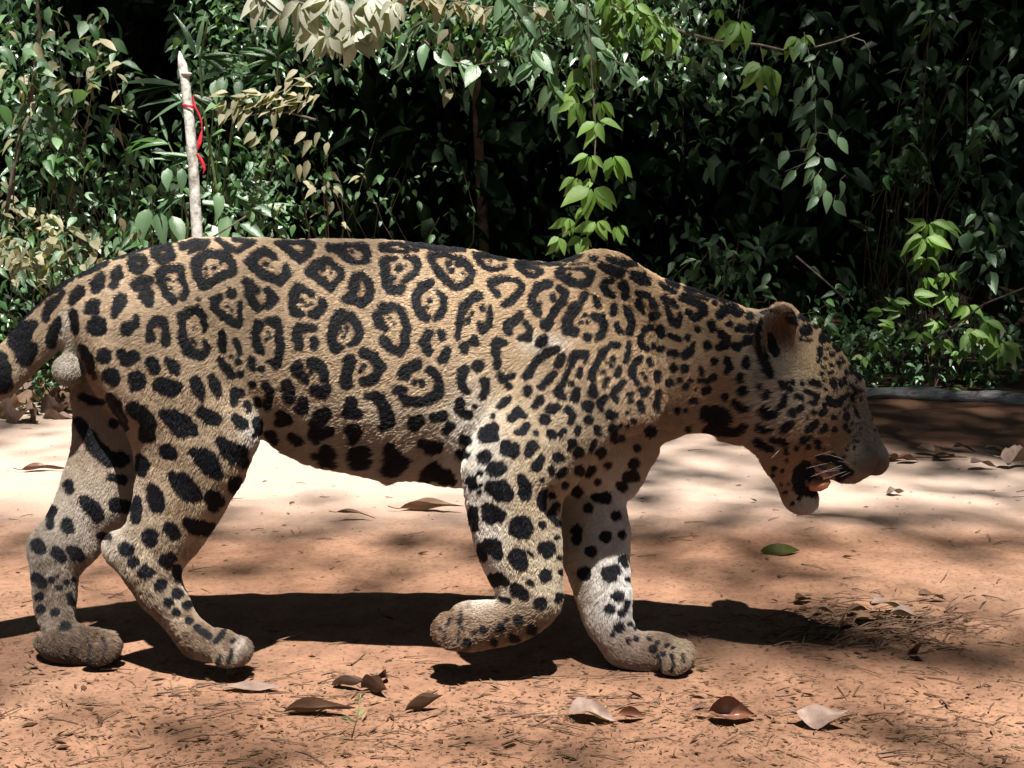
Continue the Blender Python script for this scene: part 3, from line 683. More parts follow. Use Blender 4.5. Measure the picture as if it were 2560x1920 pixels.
# hair flow: anchor, direction in the picture plane
FLOW = [('C 2000,900', -1, -.1), ('C 1200,500', -1, -.15), ('B 1800,600', -1, -.1), ('B 1000,600', -1, -.1), ('B 300,600', -1, -.15), ('A 1200,500', -1, -.25), ('A 600,700', -.8, -.6), ('A 200,1000', -.6, -.8),
 ('B 1000,1400', -1, -.35), ('E 1000,400', -1, -.4), ('L 1500,600', -.45, -1), ('L 1200,1300', -.5, -1), ('L 700,1200', -.4, -1), ('P 400,500', .05, -1), ('P 600,1000', .9, -.5), ('P 1200,600', .5, -1), ('P 1600,900', .9, -.6),
 ('C 800,1200', -.6, -.8), ('F 900,900', -.5, -.9), ('Q 700,300', -.1, -1), ('Q 600,850', -1, -.1), ('Q 1500,500', -.3, -1), ('Q 1800,1000', .9, -.5), ('F 1700,900', -.2, -1), ('N 900,500', -.9, -.5),
 ('H 1150,600', -.4, .9), ('G 1500,600', -.5, .85), ('G 800,800', -.95, -.2), ('M 1700,200', -.6, .5), ('M 300,700', -.6, -.6), ('M 600,1100', -.3, -.9), ('G 500,1300', -.8, -.5), ('H 720,400', -.2, .9)]
FLP = np.array([pts(f[0])[0] for f in FLOW]); FLD = np.array([f[1:] for f in FLOW], float)
def flow(u, v):
    o = np.zeros((len(u), 2)); W = np.zeros(len(u))
    for p, d in zip(FLP, FLD):
        w = 1 / (((u - p[0]) ** 2 + (v - p[1]) ** 2) / 3600.0 + 0.3) ** 1.6
        o += w[:, None] * d; W += w
    return o / W[:, None]

def jaguar():
    root = empty('jaguar', (-0.1, 2.02, 0), 'tawny jaguar with black rosettes walking over the red earth, head low and mouth open', 'jaguar')
    t = NT('jaguar_skin')
    a = t.n('ShaderNodeAttribute', attribute_name='coat').outputs['Color']
    s = t.n('ShaderNodeAttribute', attribute_name='spot').outputs['Fac']
    nz = t.noise(260, 3, vec=t.obj())
    e = t.math('ADD', s, t.math('MULTIPLY', t.math('SUBTRACT', nz, 0.5), 4.0))
    k = t.ramp(t.math('ADD', t.math('MULTIPLY', e, 0.2), 0.5), [(0.35, 0), (0.65, 1)])
    c = t.mix(k, (.010, .010, .012), t.mix(0.75, a, (.8, .75, .7), 'MULTIPLY'))
    m_skin = t.done(t.bsdf(c, 0.7, 0.25, bump=nz, bdist=0.002))
    me = mesh_np('body', BV, BF, m_skin)
    u, v = uv_of(BV[:, 0], BV[:, 1], BV[:, 2])
    C, sd = coat(u, v)
    ca = me.color_attributes.new('coat', 'FLOAT_COLOR', 'POINT')
    ca.data.foreach_set('color', np.concatenate([C, np.ones((len(C), 1))], 1).astype(np.float32).ravel())
    sa = me.attributes.new('spot', 'FLOAT', 'POINT'); sa.data.foreach_set('value', sd.astype(np.float32))
    body = link('body', me, root, -root.location)
    # ---- fur
    T = np.concatenate([BF[:, [0, 1, 2]], BF[:, [0, 2, 3]]])
    p0, p1, p2 = BV[T[:, 0]], BV[T[:, 1]], BV[T[:, 2]]
    nr = np.cross(p1 - p0, p2 - p0); ar = np.linalg.norm(nr, axis=1) / 2
    # smooth normals
    vn = np.zeros_like(BV)
    for i in range(3):
        for kk in range(3): vn[:, kk] += np.bincount(T[:, i], nr[:, kk], len(BV))
    vn /= np.linalg.norm(vn, axis=1)[:, None] + 1e-12
    fn_ = nr / (2 * ar[:, None] + 1e-12)
    w = ar * np.where(fn_[:, 1] > 0.35, 0.25, 1.0)
    N = 520000
    r = np.random.default_rng(5)
    f = r.choice(len(T), N, p=w / w.sum())
    b1 = r.random(N); b2 = r.random(N); fl = b1 + b2 > 1; b1[fl] = 1 - b1[fl]; b2[fl] = 1 - b2[fl]
    P = p0[f] + b1[:, None] * (p1[f] - p0[f]) + b2[:, None] * (p2[f] - p0[f])
    nn = vn[T[f, 0]] * (1 - b1 - b2)[:, None] + vn[T[f, 1]] * b1[:, None] + vn[T[f, 2]] * b2[:, None]
    nn /= np.linalg.norm(nn, axis=1)[:, None] + 1e-9
    u, v = uv_of(P[:, 0], P[:, 1], P[:, 2])
    C, sd = coat(u, v)
    fl = flow(u, v)
    D3 = np.stack([fl[:, 0], r.normal(0, .12, N), fl[:, 1]], 1)
    # locks of hair part a little together
    ang = 0.30 * value_noise(u, v, 18, 21) + 0.30 * value_noise(u, v, 6, 22)
    ca_, sa_ = np.cos(ang), np.sin(ang)
    D3 = np.stack([D3[:, 0] * ca_ - D3[:, 2] * sa_, D3[:, 1], D3[:, 0] * sa_ + D3[:, 2] * ca_], 1)
    D3 -= (D3 * nn).sum(1)[:, None] * nn
    D3 /= np.linalg.norm(D3, axis=1)[:, None] + 1e-9
    # length by place (metres)
    Lh = np.full(N, .0058)
    def zone(txt, rx, ry, val):
        p = pts(txt)[0]; g = np.exp(-((u - p[0]) / rx) ** 2 - ((v - p[1]) / ry) ** 2)
        return Lh * (1 - g) + val * g
    for z_ in (('E 1000,600', 330, 60, .016), ('N 1100,800', 130, 60, .018), ('N 1450,450', 70, 90, .018), ('G 1100,300', 110, 110, .005), ('G 1700,1000', 80, 120, .0035), ('M 1900,350', 50, 60, .0015),
               ('A 545,1190', 40, 40, .003), ('Q 1550,700', 60, 90, .011), ('Q 1850,1060', 110, 50, .006), ('P 600,1000', 110, 50, .006), ('P 1700,1000', 90, 50, .006), ('Q 600,850', 150, 60, .0065), ('P 1100,500', 60, 100, .010), ('M 600,700', 60, 60, .003), ('H 760,560', 45, 60, .011), ('M 600,1100', 60, 30, .008)):
        Lh = zone(*z_)
    Lh *= r.uniform(.65, 1.25, N)
    lift = 0.28 + 0.14 * r.random(N) + 0.12 * value_noise(u, v, 10, 23)
    pa = P + nn * -0.0006
    pb = P + D3 * (Lh * .45)[:, None] + nn * (Lh * lift * .62)[:, None]
    pc = P + D3 * (Lh * 1.0)[:, None] + nn * (Lh * lift * .80)[:, None]
    pc[:, 2] = np.maximum(pc[:, 2], 0.0)
    pts3 = np.stack([pa, pb, pc], 1).reshape(-1, 3).astype(np.float32)
    hc = bpy.data.hair_curves.new('fur')
    hc.add_curves([3] * N)
    hc.attributes['position'].data.foreach_set('vector', pts3.ravel())
    ra = hc.attributes.get('radius') or hc.attributes.new('radius', 'FLOAT', 'POINT')
    ra.data.foreach_set('value', np.tile(np.array([.00030, .00026, .00006], np.float32), N))
    mid = P + D3 * (Lh * .5)[:, None]
    um, vm = uv_of(mid[:, 0], mid[:, 1], mid[:, 2])
    C, sd = coat(um, vm)
    jit = r.uniform(.82, 1.16, N)
    blk = np.clip(0.5 + (sd - np.where(vm < 1020, 3.7, 2.8) + r.normal(0, 0.9, N)) / 2.0, 0, 1)
    Cb = np.array([.0065, .007, .0105])  # black hair with the bluish sky sheen put into its colour
    col = (C * jit[:, None]) * blk[:, None] + Cb * (1 - blk[:, None])
    hcol = hc.attributes.new('hcol', 'FLOAT_VECTOR', 'CURVE')
    hcol.data.foreach_set('vector', col.astype(np.float32).ravel())
    t = NT('jaguar_fur')
    a = t.n('ShaderNodeAttribute', attribute_name='hcol').outputs['Vector']
    h = t.n('ShaderNodeHairInfo').outputs['Intercept']
    c = t.mix(1.0, a, t.ramp(h, [(0, .80), (.8, 1.12)]), 'MULTIPLY')
    b = t.bsdf(c, 0.5, 0.22)
    hc.materials.append(t.done(b))
    hc.surface = None
    fur = bpy.data.objects.new('fur', hc); COL.objects.link(fur); fur.parent = root; fur.location = -root.location
    fur['kind'] = 'stuff'
    # ---- mouth lining, tongue, teeth, eye, whiskers
    tm = NT('tongue_flesh'); tc = tm.mix(tm.noise(90, vec=tm.obj()), (.42, .15, .07), (.55, .24, .12))
    m_t = tm.done(tm.bsdf(tc, 0.4, 0.5))
    tg = [at(*pts('M 640,760')[0], 2.02), at(*pts('M 760,780')[0], 2.01), at(*pts('M 880,775')[0], 2.0), at(*pts('M 980,745')[0], 2.0), at(*pts('M 1065,700')[0], 2.0)]
    V, F = tube(tg, [.010, .0115, .0105, .008, .003], 14)
    V[:, 1] = 2.0 + (V[:, 1] - 2.0) * 2.2
    link('tongue', mesh_np('tongue', V, F, m_t), root, -root.location)
    tt = NT('tooth_enamel'); m_e = tt.done(tt.bsdf(tt.mix(tt.noise(60, vec=tt.obj()), (.62, .55, .45), (.5, .42, .33)), 0.3, 0.5))
    for a_, b_, c_, yy, r0 in (('M 960,560', 'M 985,640', 'M 960,690', 1.985, .0055), ('M 960,560', 'M 985,640', 'M 960,690', 2.07, .0055)):
        V, F = tube([at(*pts(q)[0], yy) for q in (a_, b_, c_)], [r0, r0 * .8, .0008], 10)
        link('tooth', mesh_np('tooth', V, F, m_e), root, -root.location)
    tg_ = NT('gum_flesh'); m_g = tg_.done(tg_.bsdf((.25, .11, .10), 0.35, 0.5))
    V, F = tube([at(*pts(q)[0], 1.987) for q in ('M 800,400', 'M 850,480', 'M 900,530', 'M 1000,600', 'M 1050,640')], [.0015, .004, .006, .008, .004], 10)
    link('gum', mesh_np('gum', V, F, m_g), root, -root.location)
    te = NT('eye_gloss'); m_y = te.done(te.bsdf((.035, .022, .010), 0.1, 0.6))
    for yy in (1.986, 2.074):
        bmv = []
        c = at(*pts('G 1615,770')[0], yy)
        V, F = tube([c + Vector((0, 0, -.010)) , c + Vector((0, 0, -.007)), c, c + Vector((0, 0, .007)), c + Vector((0, 0, .010))], [.001, .006, .008, .006, .001], 14)
        link('eye', mesh_np('eye', V, F, m_y), root, -root.location)
    tw = NT('whisker_hair'); m_w = tw.done(tw.bsdf((.62, .58, .52), 0.5, 0.3))
    WH = ['M 1350,350 1250,310 1100,265 970,235 800,275', 'M 1440,420 1330,385 1210,365', 'M 1100,385 900,430 655,490', 'M 1300,430 1050,520 730,640', 'M 1300,485 1100,505 900,545', 'M 1230,520 1000,545 820,600',
          'M 1370,535 1200,590 1010,665', 'M 1430,555 1350,590 1250,640', 'M 1190,130 1090,95 990,80', 'M 340,40 220,150 60,310', 'M 1220,210 1100,200 960,215']
    r2 = random.Random(3)
    for wsp in WH:
        Q = pts(wsp); ys = np.linspace(1.975, 1.935, len(Q))
        P_ = [at(q[0], q[1], y_) for q, y_ in zip(Q, ys)]
        V, F = tube(P_, np.linspace(.00042, .00014, len(P_)), 6)
        link('whisker', mesh_np('whisker', V, F, m_w), root, -root.location)
    return root
jaguar()
del D, U_, V_, GX, GY, GZ
# ================================================================== GROUND
def relief(x, y):
    z = 0.010 * value_noise(x + 40, y + 40, 0.55, 31) + 0.005 * value_noise(x + 40, y + 40, 0.17, 32)
    z += 0.0030 * value_noise(x + 40, y + 40, 0.045, 33) + 0.0012 * value_noise(x + 40, y + 40, 0.018, 34)
    z = np.where(np.abs(y - 2.02) < .35, z * (0.35 + 1.85 * np.abs(y - 2.02)), z)
    z = z - 0.002
    far = np.clip((y - 4.2) / 2.0, 0, 1)
    z = z + far * 0.05 + np.clip(y - 8, 0, 9) * 0.30 * 1.0
    return z
nx, ny = 560, 620
tx = np.linspace(-1, 1, nx); xs = 2.6 * tx + 38 * np.abs(tx) ** 6 * np.sign(tx)
ty = np.linspace(0, 1, ny); ys = 0.9 + 4.6 * ty + 55 * ty ** 7
ys = np.concatenate([[-25, -8, -2, 0.2], ys]); ny = len(ys)
GX_, GY_ = np.meshgrid(xs, ys)
GZ_ = relief(GX_, GY_)
V = np.stack([GX_, GY_, GZ_], -1).reshape(-1, 3)
i = np.arange(nx * ny).reshape(ny, nx)
F = np.stack([i[:-1, :-1], i[:-1, 1:], i[1:, 1:], i[1:, :-1]], -1).reshape(-1, 4)
t = NT('red_earth')
oc = t.obj()
n1 = t.noise(1.3, 5, vec=oc); n2 = t.noise(14, 6, vec=oc); n3 = t.noise(90, 5, .65, vec=oc); n4 = t.noise(320, 3, vec=oc)
c = t.ramp(n1, [(.30, (.172, .090, .056)), (.50, (.230, .128, .082)), (.72, (.280, .170, .116))])
c = t.mix(0.55, c, t.ramp(n2, [(.35, (.62, .56, .54)), (.62, (1.14, 1.10, 1.06))]), 'MULTIPLY')
c = t.mix(0.7, c, t.ramp(n3, [(.36, .45), (.46, .95), (.7, 1.12)]), 'MULTIPLY')
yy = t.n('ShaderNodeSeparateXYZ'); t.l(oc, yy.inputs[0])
pale = t.ramp(t.math('MULTIPLY', yy.outputs[1], 0.1), [(.29, 0.0), (.345, 1.0)])  # far soil made paler: the sunlit band is put into the colour
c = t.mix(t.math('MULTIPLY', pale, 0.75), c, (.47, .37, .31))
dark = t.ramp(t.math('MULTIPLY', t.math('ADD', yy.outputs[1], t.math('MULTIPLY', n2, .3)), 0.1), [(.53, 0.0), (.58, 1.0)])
shade_right = t.math('MULTIPLY', t.ramp(t.math('MULTIPLY', t.math('ADD', yy.outputs[0], t.math('MULTIPLY', n2, .5)), 0.25), [(.18, 0.0), (.40, 1.0)]), t.ramp(t.math('MULTIPLY', yy.outputs[1], 0.1), [(.36, 0.0), (.42, 1.0)]))
c = t.mix(shade_right, c, (.10, .052, .033))  # deep shade at the far right painted into the earth colour
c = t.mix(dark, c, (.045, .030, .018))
hgt = t.math('ADD', t.math('MULTIPLY', n3, 0.7), t.math('MULTIPLY', n4, 0.3))
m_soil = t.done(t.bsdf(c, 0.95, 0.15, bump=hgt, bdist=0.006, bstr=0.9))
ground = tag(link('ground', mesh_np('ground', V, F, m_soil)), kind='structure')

def gz_at(x, y): return float(relief(np.array([x]), np.array([y]))[0])

# ------------------------------------------------------------------ dry leaf pieces and twigs on the earth
def leaf_grid(n=6, m=3, width=0.42, fold=0.10, droop=0.12, curl=0.0, wav=0.0, seed=0, tip=1.0, twist=0.0):
    """leaf of length 1 along +X; (n+1) stations x m columns"""
    r_ = random.Random(seed); V = []; F = []
    for i in range(n + 1):
        s = i / n
        w = width * (math.sin(math.pi * min(1, s ** 0.75 * 1.0)) ** 0.9) * (1 - 0.35 * s ** 3 * tip) * 0.5 + 0.004
        for j in range(m):
            q = (j / (m - 1)) * 2 - 1
            x = s; y = q * w
            z = fold * abs(q) * w * 2 - droop * s * s + curl * (q * q) * w + wav * math.sin(7 * s + 2 * q + seed) * w
            y *= 1 - 0.25 * abs(curl) * abs(q)
            a = twist * (s - .3)
            y, z = y * math.cos(a) - z * math.sin(a), y * math.sin(a) + z * math.cos(a)
            V.append((x, y + 0.02 * wav * r_.uniform(-1, 1), z))
    for i in range(n):
        for j in range(m - 1):
            a = i * m + j
            F.append((a, a + m, a + m + 1, a + 1))
    return np.array(V), np.array(F)

def rot_many(d, nrm):
    """frames: x along d, z near nrm"""
    d = d / (np.linalg.norm(d, axis=1)[:, None] + 1e-9)
    y = np.cross(nrm, d); y /= np.linalg.norm(y, axis=1)[:, None] + 1e-9
    z = np.cross(d, y)
    return np.stack([d, y, z], 2)          # columns

def scatter(name, temps, pos, d, nrm, size, mat, pick=None, seed=0, smooth=True):
    """merge many leaf copies into ONE mesh, with a random value per piece"""
    r_ = np.random.default_rng(seed)
    R = rot_many(d, nrm); N = len(pos)
    if pick is None: pick = r_.integers(0, len(temps), N)
    Vs, Fs, Rs, off = [], [], [], 0
    for k, (tv, tf) in enumerate(temps):
        s = np.nonzero(pick == k)[0]
        if len(s) == 0: continue
        P = np.einsum('nij,vj->nvi', R[s], tv) * size[s][:, None, None] + pos[s][:, None, :]
        Vs.append(P.reshape(-1, 3))
        Fs.append((tf[None] + (np.arange(len(s)) * len(tv))[:, None, None]).reshape(-1, tf.shape[1]) + off)
        Rs.append(np.repeat(r_.random(len(s)), len(tv)))
        off += len(s) * len(tv)
    me = mesh_np(name, np.concatenate(Vs), np.concatenate(Fs), mat, smooth)
    a = me.attributes.new('rnd', 'FLOAT', 'POINT'); a.data.foreach_set('value', np.concatenate(Rs).astype(np.float32))
    return me

m_dry = leaf_material('dry_leaf', (.055, .025, .014), (.20, .12, .07), 0.6, 0.12, 0.25)
m_drypale = leaf_material('bleached_leaf', (.14, .092, .072), (.24, .165, .135), 0.6, 0.12, 0.3)
m_dark = leaf_material('rotten_leaf', (.06, .022, .014), (.14, .055, .03), 0.4, 0.05, 0.4)

r = np.random.default_rng(77)
chips = [leaf_grid(2, 2, .5, 0, .12, seed=1), leaf_grid(3, 3, .35, .0, -.25, .9, seed=2), leaf_grid(3, 3, .6, .1, .3, -1.2, .3, seed=3), leaf_grid(2, 3, .18, .3, -.3, 0, seed=4), leaf_grid(3, 2, .10, 0, .1, wav=2, seed=5)]
def litter_points(n):
    out = []
    px = r.uniform(-80, 2640, n * 6); v = r.random(n * 6)
    py = 1040 + 900 * v ** 0.55
    for x, y in zip(px, py):
        dens = 0.34
        if y > 1680: dens = 0.6
        if y > 1780: dens = .8
        e = ((x - 2130) / 230) ** 2 + ((y - 1560) / 62) ** 2
        if e < 1: dens = 1.0
        if x < 230 and y > 1480: dens = .9
        if 1150 < y < 1480: dens = .30
        if r.random() < dens: out.append((x, y))
        if len(out) >= n: break
    return out
L_ = litter_points(6500)
e2 = [(2170 + 300 * a, 1565 + 70 * b) for a, b in r.normal(0, .45, (1500, 2))]
e3 = [(x, 1790 + 60 * b) for x, b in zip(r.uniform(300, 2500, 1400), r.normal(0, 1, 1400))]
P = np.array([list(on_ground(x, y)) for x, y in L_ + e2 + e3])
N = len(P)
P[:, 2] = relief(P[:, 0], P[:, 1]) + 0.0015
ang = r.normal(0, 0.75, N)
d = np.stack([np.cos(ang) * r.choice([-1, 1], N), np.sin(ang), r.normal(0.02, .12, N)], 1)
nr_ = np.stack([r.normal(0, .28, N), r.normal(0, .28, N), np.ones(N)], 1)
sz = np.clip(r.lognormal(-4.85, .5, N), .004, .028)
me = scatter('leaf_litter', chips, P, d, nr_, sz, m_dry, seed=5)
tag(link('leaf_litter', me), kind='stuff')
# fine twigs
Vs = []
for k in range(330):
    x, y = (r.uniform(-50, 2600), 1060 + 850 * r.random() ** .6) if k % 3 else (r.uniform(300, 2400), r.normal(1760, 60))
    p = on_ground(x, y); p.z = gz_at(p.x, p.y) + .002
    L = r.uniform(.015, .07); a = r.normal(0, .6); dd = Vector((math.cos(a), math.sin(a), r.normal(0.03, .05))) * L
    q = p + dd * .5 + Vector((0, r.normal(0, L * .08), r.uniform(0, L * .06)))
    Vs.append(tube([p, q, p + dd], [.0011 * r.uniform(.5, 1.6), .0011, .0006], 5, cap=False))
for k in range(260):
    p = on_ground(2180 + 130 * r.normal(), 1565 + 30 * r.normal()); p.z = gz_at(p.x, p.y) + .002
    L = r.uniform(.02, .08); a = r.normal(0, .5); dd = Vector((math.cos(a), math.sin(a), r.normal(0.08, .08))) * L
    Vs.append(tube([p, p + dd * .5 + Vector((0, 0, L * .08)), p + dd], [.0013, .0013, .0006], 5, cap=False))
V, F = merge(Vs)
t = NT('twig_bark'); m_twig = t.done(t.bsdf(t.ramp(t.noise(30, 4, vec=t.obj()), [(.35, (.06, .032, .02)), (.65, (.17, .105, .07))]), .85, .2))
tag(link('twig_litter', mesh_np('twig_litter', V, F, m_twig)), kind='stuff')

# ------------------------------------------------------------------ leaves and sticks one can point at
def ground_leaf(name, px, py, L, ang, mat, label, cat='leaf', width=.4, fold=.15, droop=.2, curl=.0, pitch=0.0, roll=0.0, lift=.004, wav=.3, seed=0, twist=0.0, group=None, stalk=True, arch=0):
    p = on_ground(px, py); p.z = gz_at(p.x, p.y) + lift
    V, F = leaf_grid(12, 7, width, fold, droop, curl, wav, seed, twist=twist)
    V[:, 2] += arch * (1 - (2 * V[:, 0] - 1) ** 2)
    V = V - np.array([.5, 0, 0])
    parts = [(V, F)]
    if stalk: 
        sv, sf = tube([(-.68, .02, V[0, 2] + .03), (-.58, .0, V[3, 2] + .01), (-.5, 0, V[3, 2])], [.012, .011, .009], 6)
        parts.append((sv, sf))
    V, F = merge(parts)
    R = Matrix.Rotation(ang, 3, 'Z') @ Matrix.Rotation(pitch, 3, 'Y') @ Matrix.Rotation(roll, 3, 'X')
    V = V @ np.array(R).T * L
    V[:, 2] -= V[:, 2].min()
    o = link(name, mesh_np(name, V, F, mat), loc=p)
    return tag(o, label, cat, group)
m_green = leaf_material('fallen_green_leaf', (.030, .034, .006), (.040, .046, .010), 0.65, 0.06, 0.15)
ground_leaf('green_leaf', 1950, 1380, .092, math.radians(3), m_green, 'dark green leaf arched on the bare earth below the head of the jaguar', width=.34, fold=.1, droop=.0, curl=-.3, lift=.0, roll=math.radians(66), twist=.1, wav=.1, arch=.24, stalk=False)
ground_leaf('brown_leaf', 1832, 1812, .074, math.radians(-5), m_dark, 'dark red brown leaf with a raised edge, beside the pale pinkish one', width=.55, fold=.3, curl=.8, roll=math.radians(52), seed=3)
ground_leaf('pale_leaf', 2055, 1822, .075, math.radians(-12), m_drypale, 'pale pinkish dry leaf curled beside the dark red brown leaf', width=.6, fold=.15, curl=-.7, droop=-.15, roll=math.radians(24), seed=4)
ground_leaf('curled_leaf', 1480, 1815, .070, math.radians(-14), m_drypale, 'sand coloured dry leaf with one torn dark edge in front of the planted forepaw', width=.62, fold=.1, curl=.5, roll=math.radians(20), seed=6)
ground_leaf('brown_leaf', 1580, 1812, .045, math.radians(8), m_dark, 'small dark curled leaf touching the sand coloured torn leaf', width=.45, curl=.9, roll=math.radians(40), seed=8)
ground_leaf('long_leaf', 640, 1728, .11, math.radians(-4), m_drypale, 'long narrow grey dry leaf lying below the raised hind paw', width=.2, fold=.4, curl=-.5, droop=-.05, roll=math.radians(15), seed=9)
ground_leaf('long_leaf', 800, 1785, .11, math.radians(2), m_dry, 'long narrow curled brown leaf nearest the bottom, left of the middle', width=.2, fold=.4, curl=.8, droop=-.05, roll=math.radians(20), seed=10)
ground_leaf('curled_leaf', 870, 1722, .065, math.radians(-28), m_drypale, 'dry curled leaf with upturned end between the hind and fore paws', width=.3, fold=.5, curl=.9, droop=-.3, seed=12)
ground_leaf('curled_leaf', 935, 1735, .06, math.radians(-40), m_dry, 'tan rolled leaf next to the upturned dry leaf', width=.4, fold=.5, curl=1.2, droop=-.2, seed=13)
ground_leaf('curled_leaf', 1060, 1780, .06, math.radians(12), m_dry, 'orange brown rolled leaf left of the leaf debris at the bottom', width=.3, fold=.5, curl=1.1, droop=-.35, seed=14)
ground_leaf('yellow_leaf', 1080, 1277, .17, math.radians(2), m_dry, 'yellowish dry leaf lying flat behind the raised foreleg', width=.2, fold=.3, curl=.6, droop=-.03, seed=15)
ground_leaf('yellow_leaf', 890, 1300, .10, math.radians(8), m_dry, 'thin olive leaf flat on the earth under the belly', width=.14, fold=.3, curl=.4, seed=16)
ground_leaf('red_leaf', 112, 1182, .14, math.radians(2), m_dark, 'narrow red brown leaf behind the far hind leg', width=.2, fold=.3, curl=.6, droop=-.02, seed=17)
ground_leaf('grey_leaf', 2238, 1236, .048, math.radians(-10), m_drypale, 'pale grey crumpled leaf on the earth to the right of the nose', width=.6, fold=.2, curl=.6, droop=-.15, wav=.5, roll=.3, seed=18)
ground_leaf('grey_leaf', 2545, 1172, .12, math.radians(8), m_drypale, 'large bleached leaf at the right edge behind the debris', width=.6, fold=.4, curl=-.9, droop=-.2, wav=.9, seed=19)
ground_leaf('dark_leaf', 2282, 1640, .035, math.radians(30), m_dark, 'small dark leaf scrap standing up right of the debris heap', width=.7, fold=.8, curl=.9, roll=.9, seed=20)
ground_leaf('dark_leaf', 2105, 1568, .060, math.radians(70), m_dark, 'rolled rusty leaf at the end of the shadow of the head', width=.5, fold=.8, curl=1.0, roll=.6, seed=21)
ground_leaf('dark_leaf', 955, 1700, .030, math.radians(50), m_dark, 'tiny dark leaf tip standing behind the upturned dry leaf', width=.5, fold=.8, curl=.8, roll=.9, seed=22)
ORD = ['first', 'second', 'third', 'fourth', 'fifth', 'sixth', 'seventh', 'eighth', 'ninth', 'tenth', 'eleventh', 'twelfth', 'thirteenth', 'fourteenth', 'fifteenth', 'sixteenth', 'seventeenth', 'eighteenth', 'nineteenth', 'twentieth', 'twenty first', 'twenty second', 'twenty third', 'twenty fourth']
HP = [2180, 2230, 2060, 2150, 2270, 2010, 2330, 2195]
for k, (px, py, L, a) in enumerate([(2180, 1555, .07, .3), (2230, 1530, .08, -.2), (2060, 1530, .05, .1), (2150, 1530, .06, .5), (2270, 1548, .07, 0), (2010, 1500, .05, .6), (2330, 1500, .06, .1), (2195, 1500, .05, 1.0)]):
    ground_leaf('litter_leaf', px, py, L, a, m_drypale if k % 3 == 1 else m_dry, ORD[sorted(HP).index(px)] + ' from the left of the dead leaves heaped right of the head shadow', width=.45, fold=.1, curl=.4, wav=.25, seed=30 + k, group='dead leaves heaped right of the head shadow', stalk=False)
for k in range(9):
    px = 2190 + 44 * k + r.uniform(-8, 8); py = 1150 + r.normal(0, 12)
    ground_leaf('litter_leaf', px, py, r.uniform(.05, .10), r.uniform(-.6, .6), [m_drypale, m_dry, m_dark][k % 3], ORD[k] + ' from the left of the crumpled leaves strewn right of the nose', width=.5, fold=.1, curl=.35, wav=.25, roll=r.uniform(-.15, .15), seed=50 + k, group='dead leaves strewn far right behind the jaguar', stalk=False)
def stick(px0, py0, px1, py1, rad, label, mat=None, name='stick', z=.004, bend=.0):
    a = on_ground(px0, py0); b = on_ground(px1, py1); P = []
    for i in range(8):
        s = i / 7; p = a.lerp(b, s); p.z = gz_at(p.x, p.y) + z + rad + bend * math.sin(math.pi * s)
        p.x += r.normal(0, rad * .5); p.y += r.normal(0, rad * .8); P.append(p)
    V, F = tube(P, np.linspace(rad, rad * .55, 8) * r.uniform(.8, 1.2, 8), 8, wob=.12)
    return tag(link(name, mesh_np(name, V, F, mat or m_twig)), label, 'stick')
stick(2120, 1575, 2350, 1562, .003, 'thin dark stick lying across the leaf debris right of the head shadow')
stick(2260, 1585, 2440, 1530, .0022, 'forked looking twig rising towards the right edge in the shaded debris')
stick(2370, 1768, 2345, 1745, .002, 'short dark stick bit near the bottom right corner')
stick(2150, 1158, 2420, 1152, .006, 'dark stick under the dead leaves to the right of the muzzle')
stick(1420, 1752, 1600, 1752, .0012, 'pale straw lying flat right of the middle at the bottom')
stick(1350, 1700, 1700, 1690, .0009, 'long thin stem on the earth in front of the planted forepaw')
stick(2005, 1618, 2020, 1590, .0012, 'short pale splinter sticking up beside the shadow of the head', bend=.01)

# bark log along the far side of the track
t = NT('log_bark')
o_ = t.obj(); mp = t.n('ShaderNodeMapping'); mp.inputs['Scale'].default_value = (3, 14, 14); t.l(o_, mp.inputs[0])
nb = t.noise(2.2, 6, .65, 1.2, vec=mp.outputs[0]); nl = t.noise(9, 5, vec=o_)
c = t.ramp(nb, [(.32, (.08, .075, .075)), (.5, (.24, .23, .235)), (.68, (.42, .40, .39))])
c = t.mix(t.ramp(nl, [(.50, 0), (.62, .8)]), c, (.50, .50, .47))
m_log = t.done(t.bsdf(c, .85, .25, bump=nb, bdist=.02))
a = on_ground(2080, 1008); b = on_ground(2760, 1034)
P = []
for i in range(14):
    s = i / 13; p = a.lerp(b, s); p.z = gz_at(p.x, p.y) + .018 + .006 * math.sin(5 * s); p.y += .02 * math.sin(4 * s); P.append(p)
V, F = tube(P, .026 + .005 * np.sin(np.arange(14) * 1.7), 16, wob=.08, seed=4)
tag(link('log', mesh_np('log', V, F, m_log)), 'grey barked log lying along the edge of the track behind the muzzle', 'log')

# green sprig in front, at the lower edge
p = on_ground(878, 1850); root = empty('grass_sprig', (p.x, p.y, 0), 'thin pale green seedling standing at the bottom edge left of the middle', 'seedling')
top = at(902, 1735, p.y); loc = Vector((p.x, p.y, 0))
m_sprig = leaf_material('sprig_leaf', (.16, .24, .10), (.24, .34, .16), .5, .4)
V, F = tube([Vector((0, 0, 0)), (top - loc) * .5 + Vector((.002, 0, 0)), top - loc], [.0013, .001, .0006], 6)
link('stem', mesh_np('stem', V, F, m_sprig), root)
for px, py, ang, L in ((882, 1805, 2.4, .016), (893, 1785, .6, .014), (900, 1750, 2.0, .010), (870, 1800, 3.0, .012)):
    V, F = leaf_grid(5, 3, .35); 
    R = Matrix.Rotation(-ang, 3, 'Y') @ Matrix.Rotation(1.2, 3, 'X')
    link('leaf', mesh_np('leaf', V @ np.array(R).T * L, F, m_sprig), root, at(px, py, p.y) - loc)
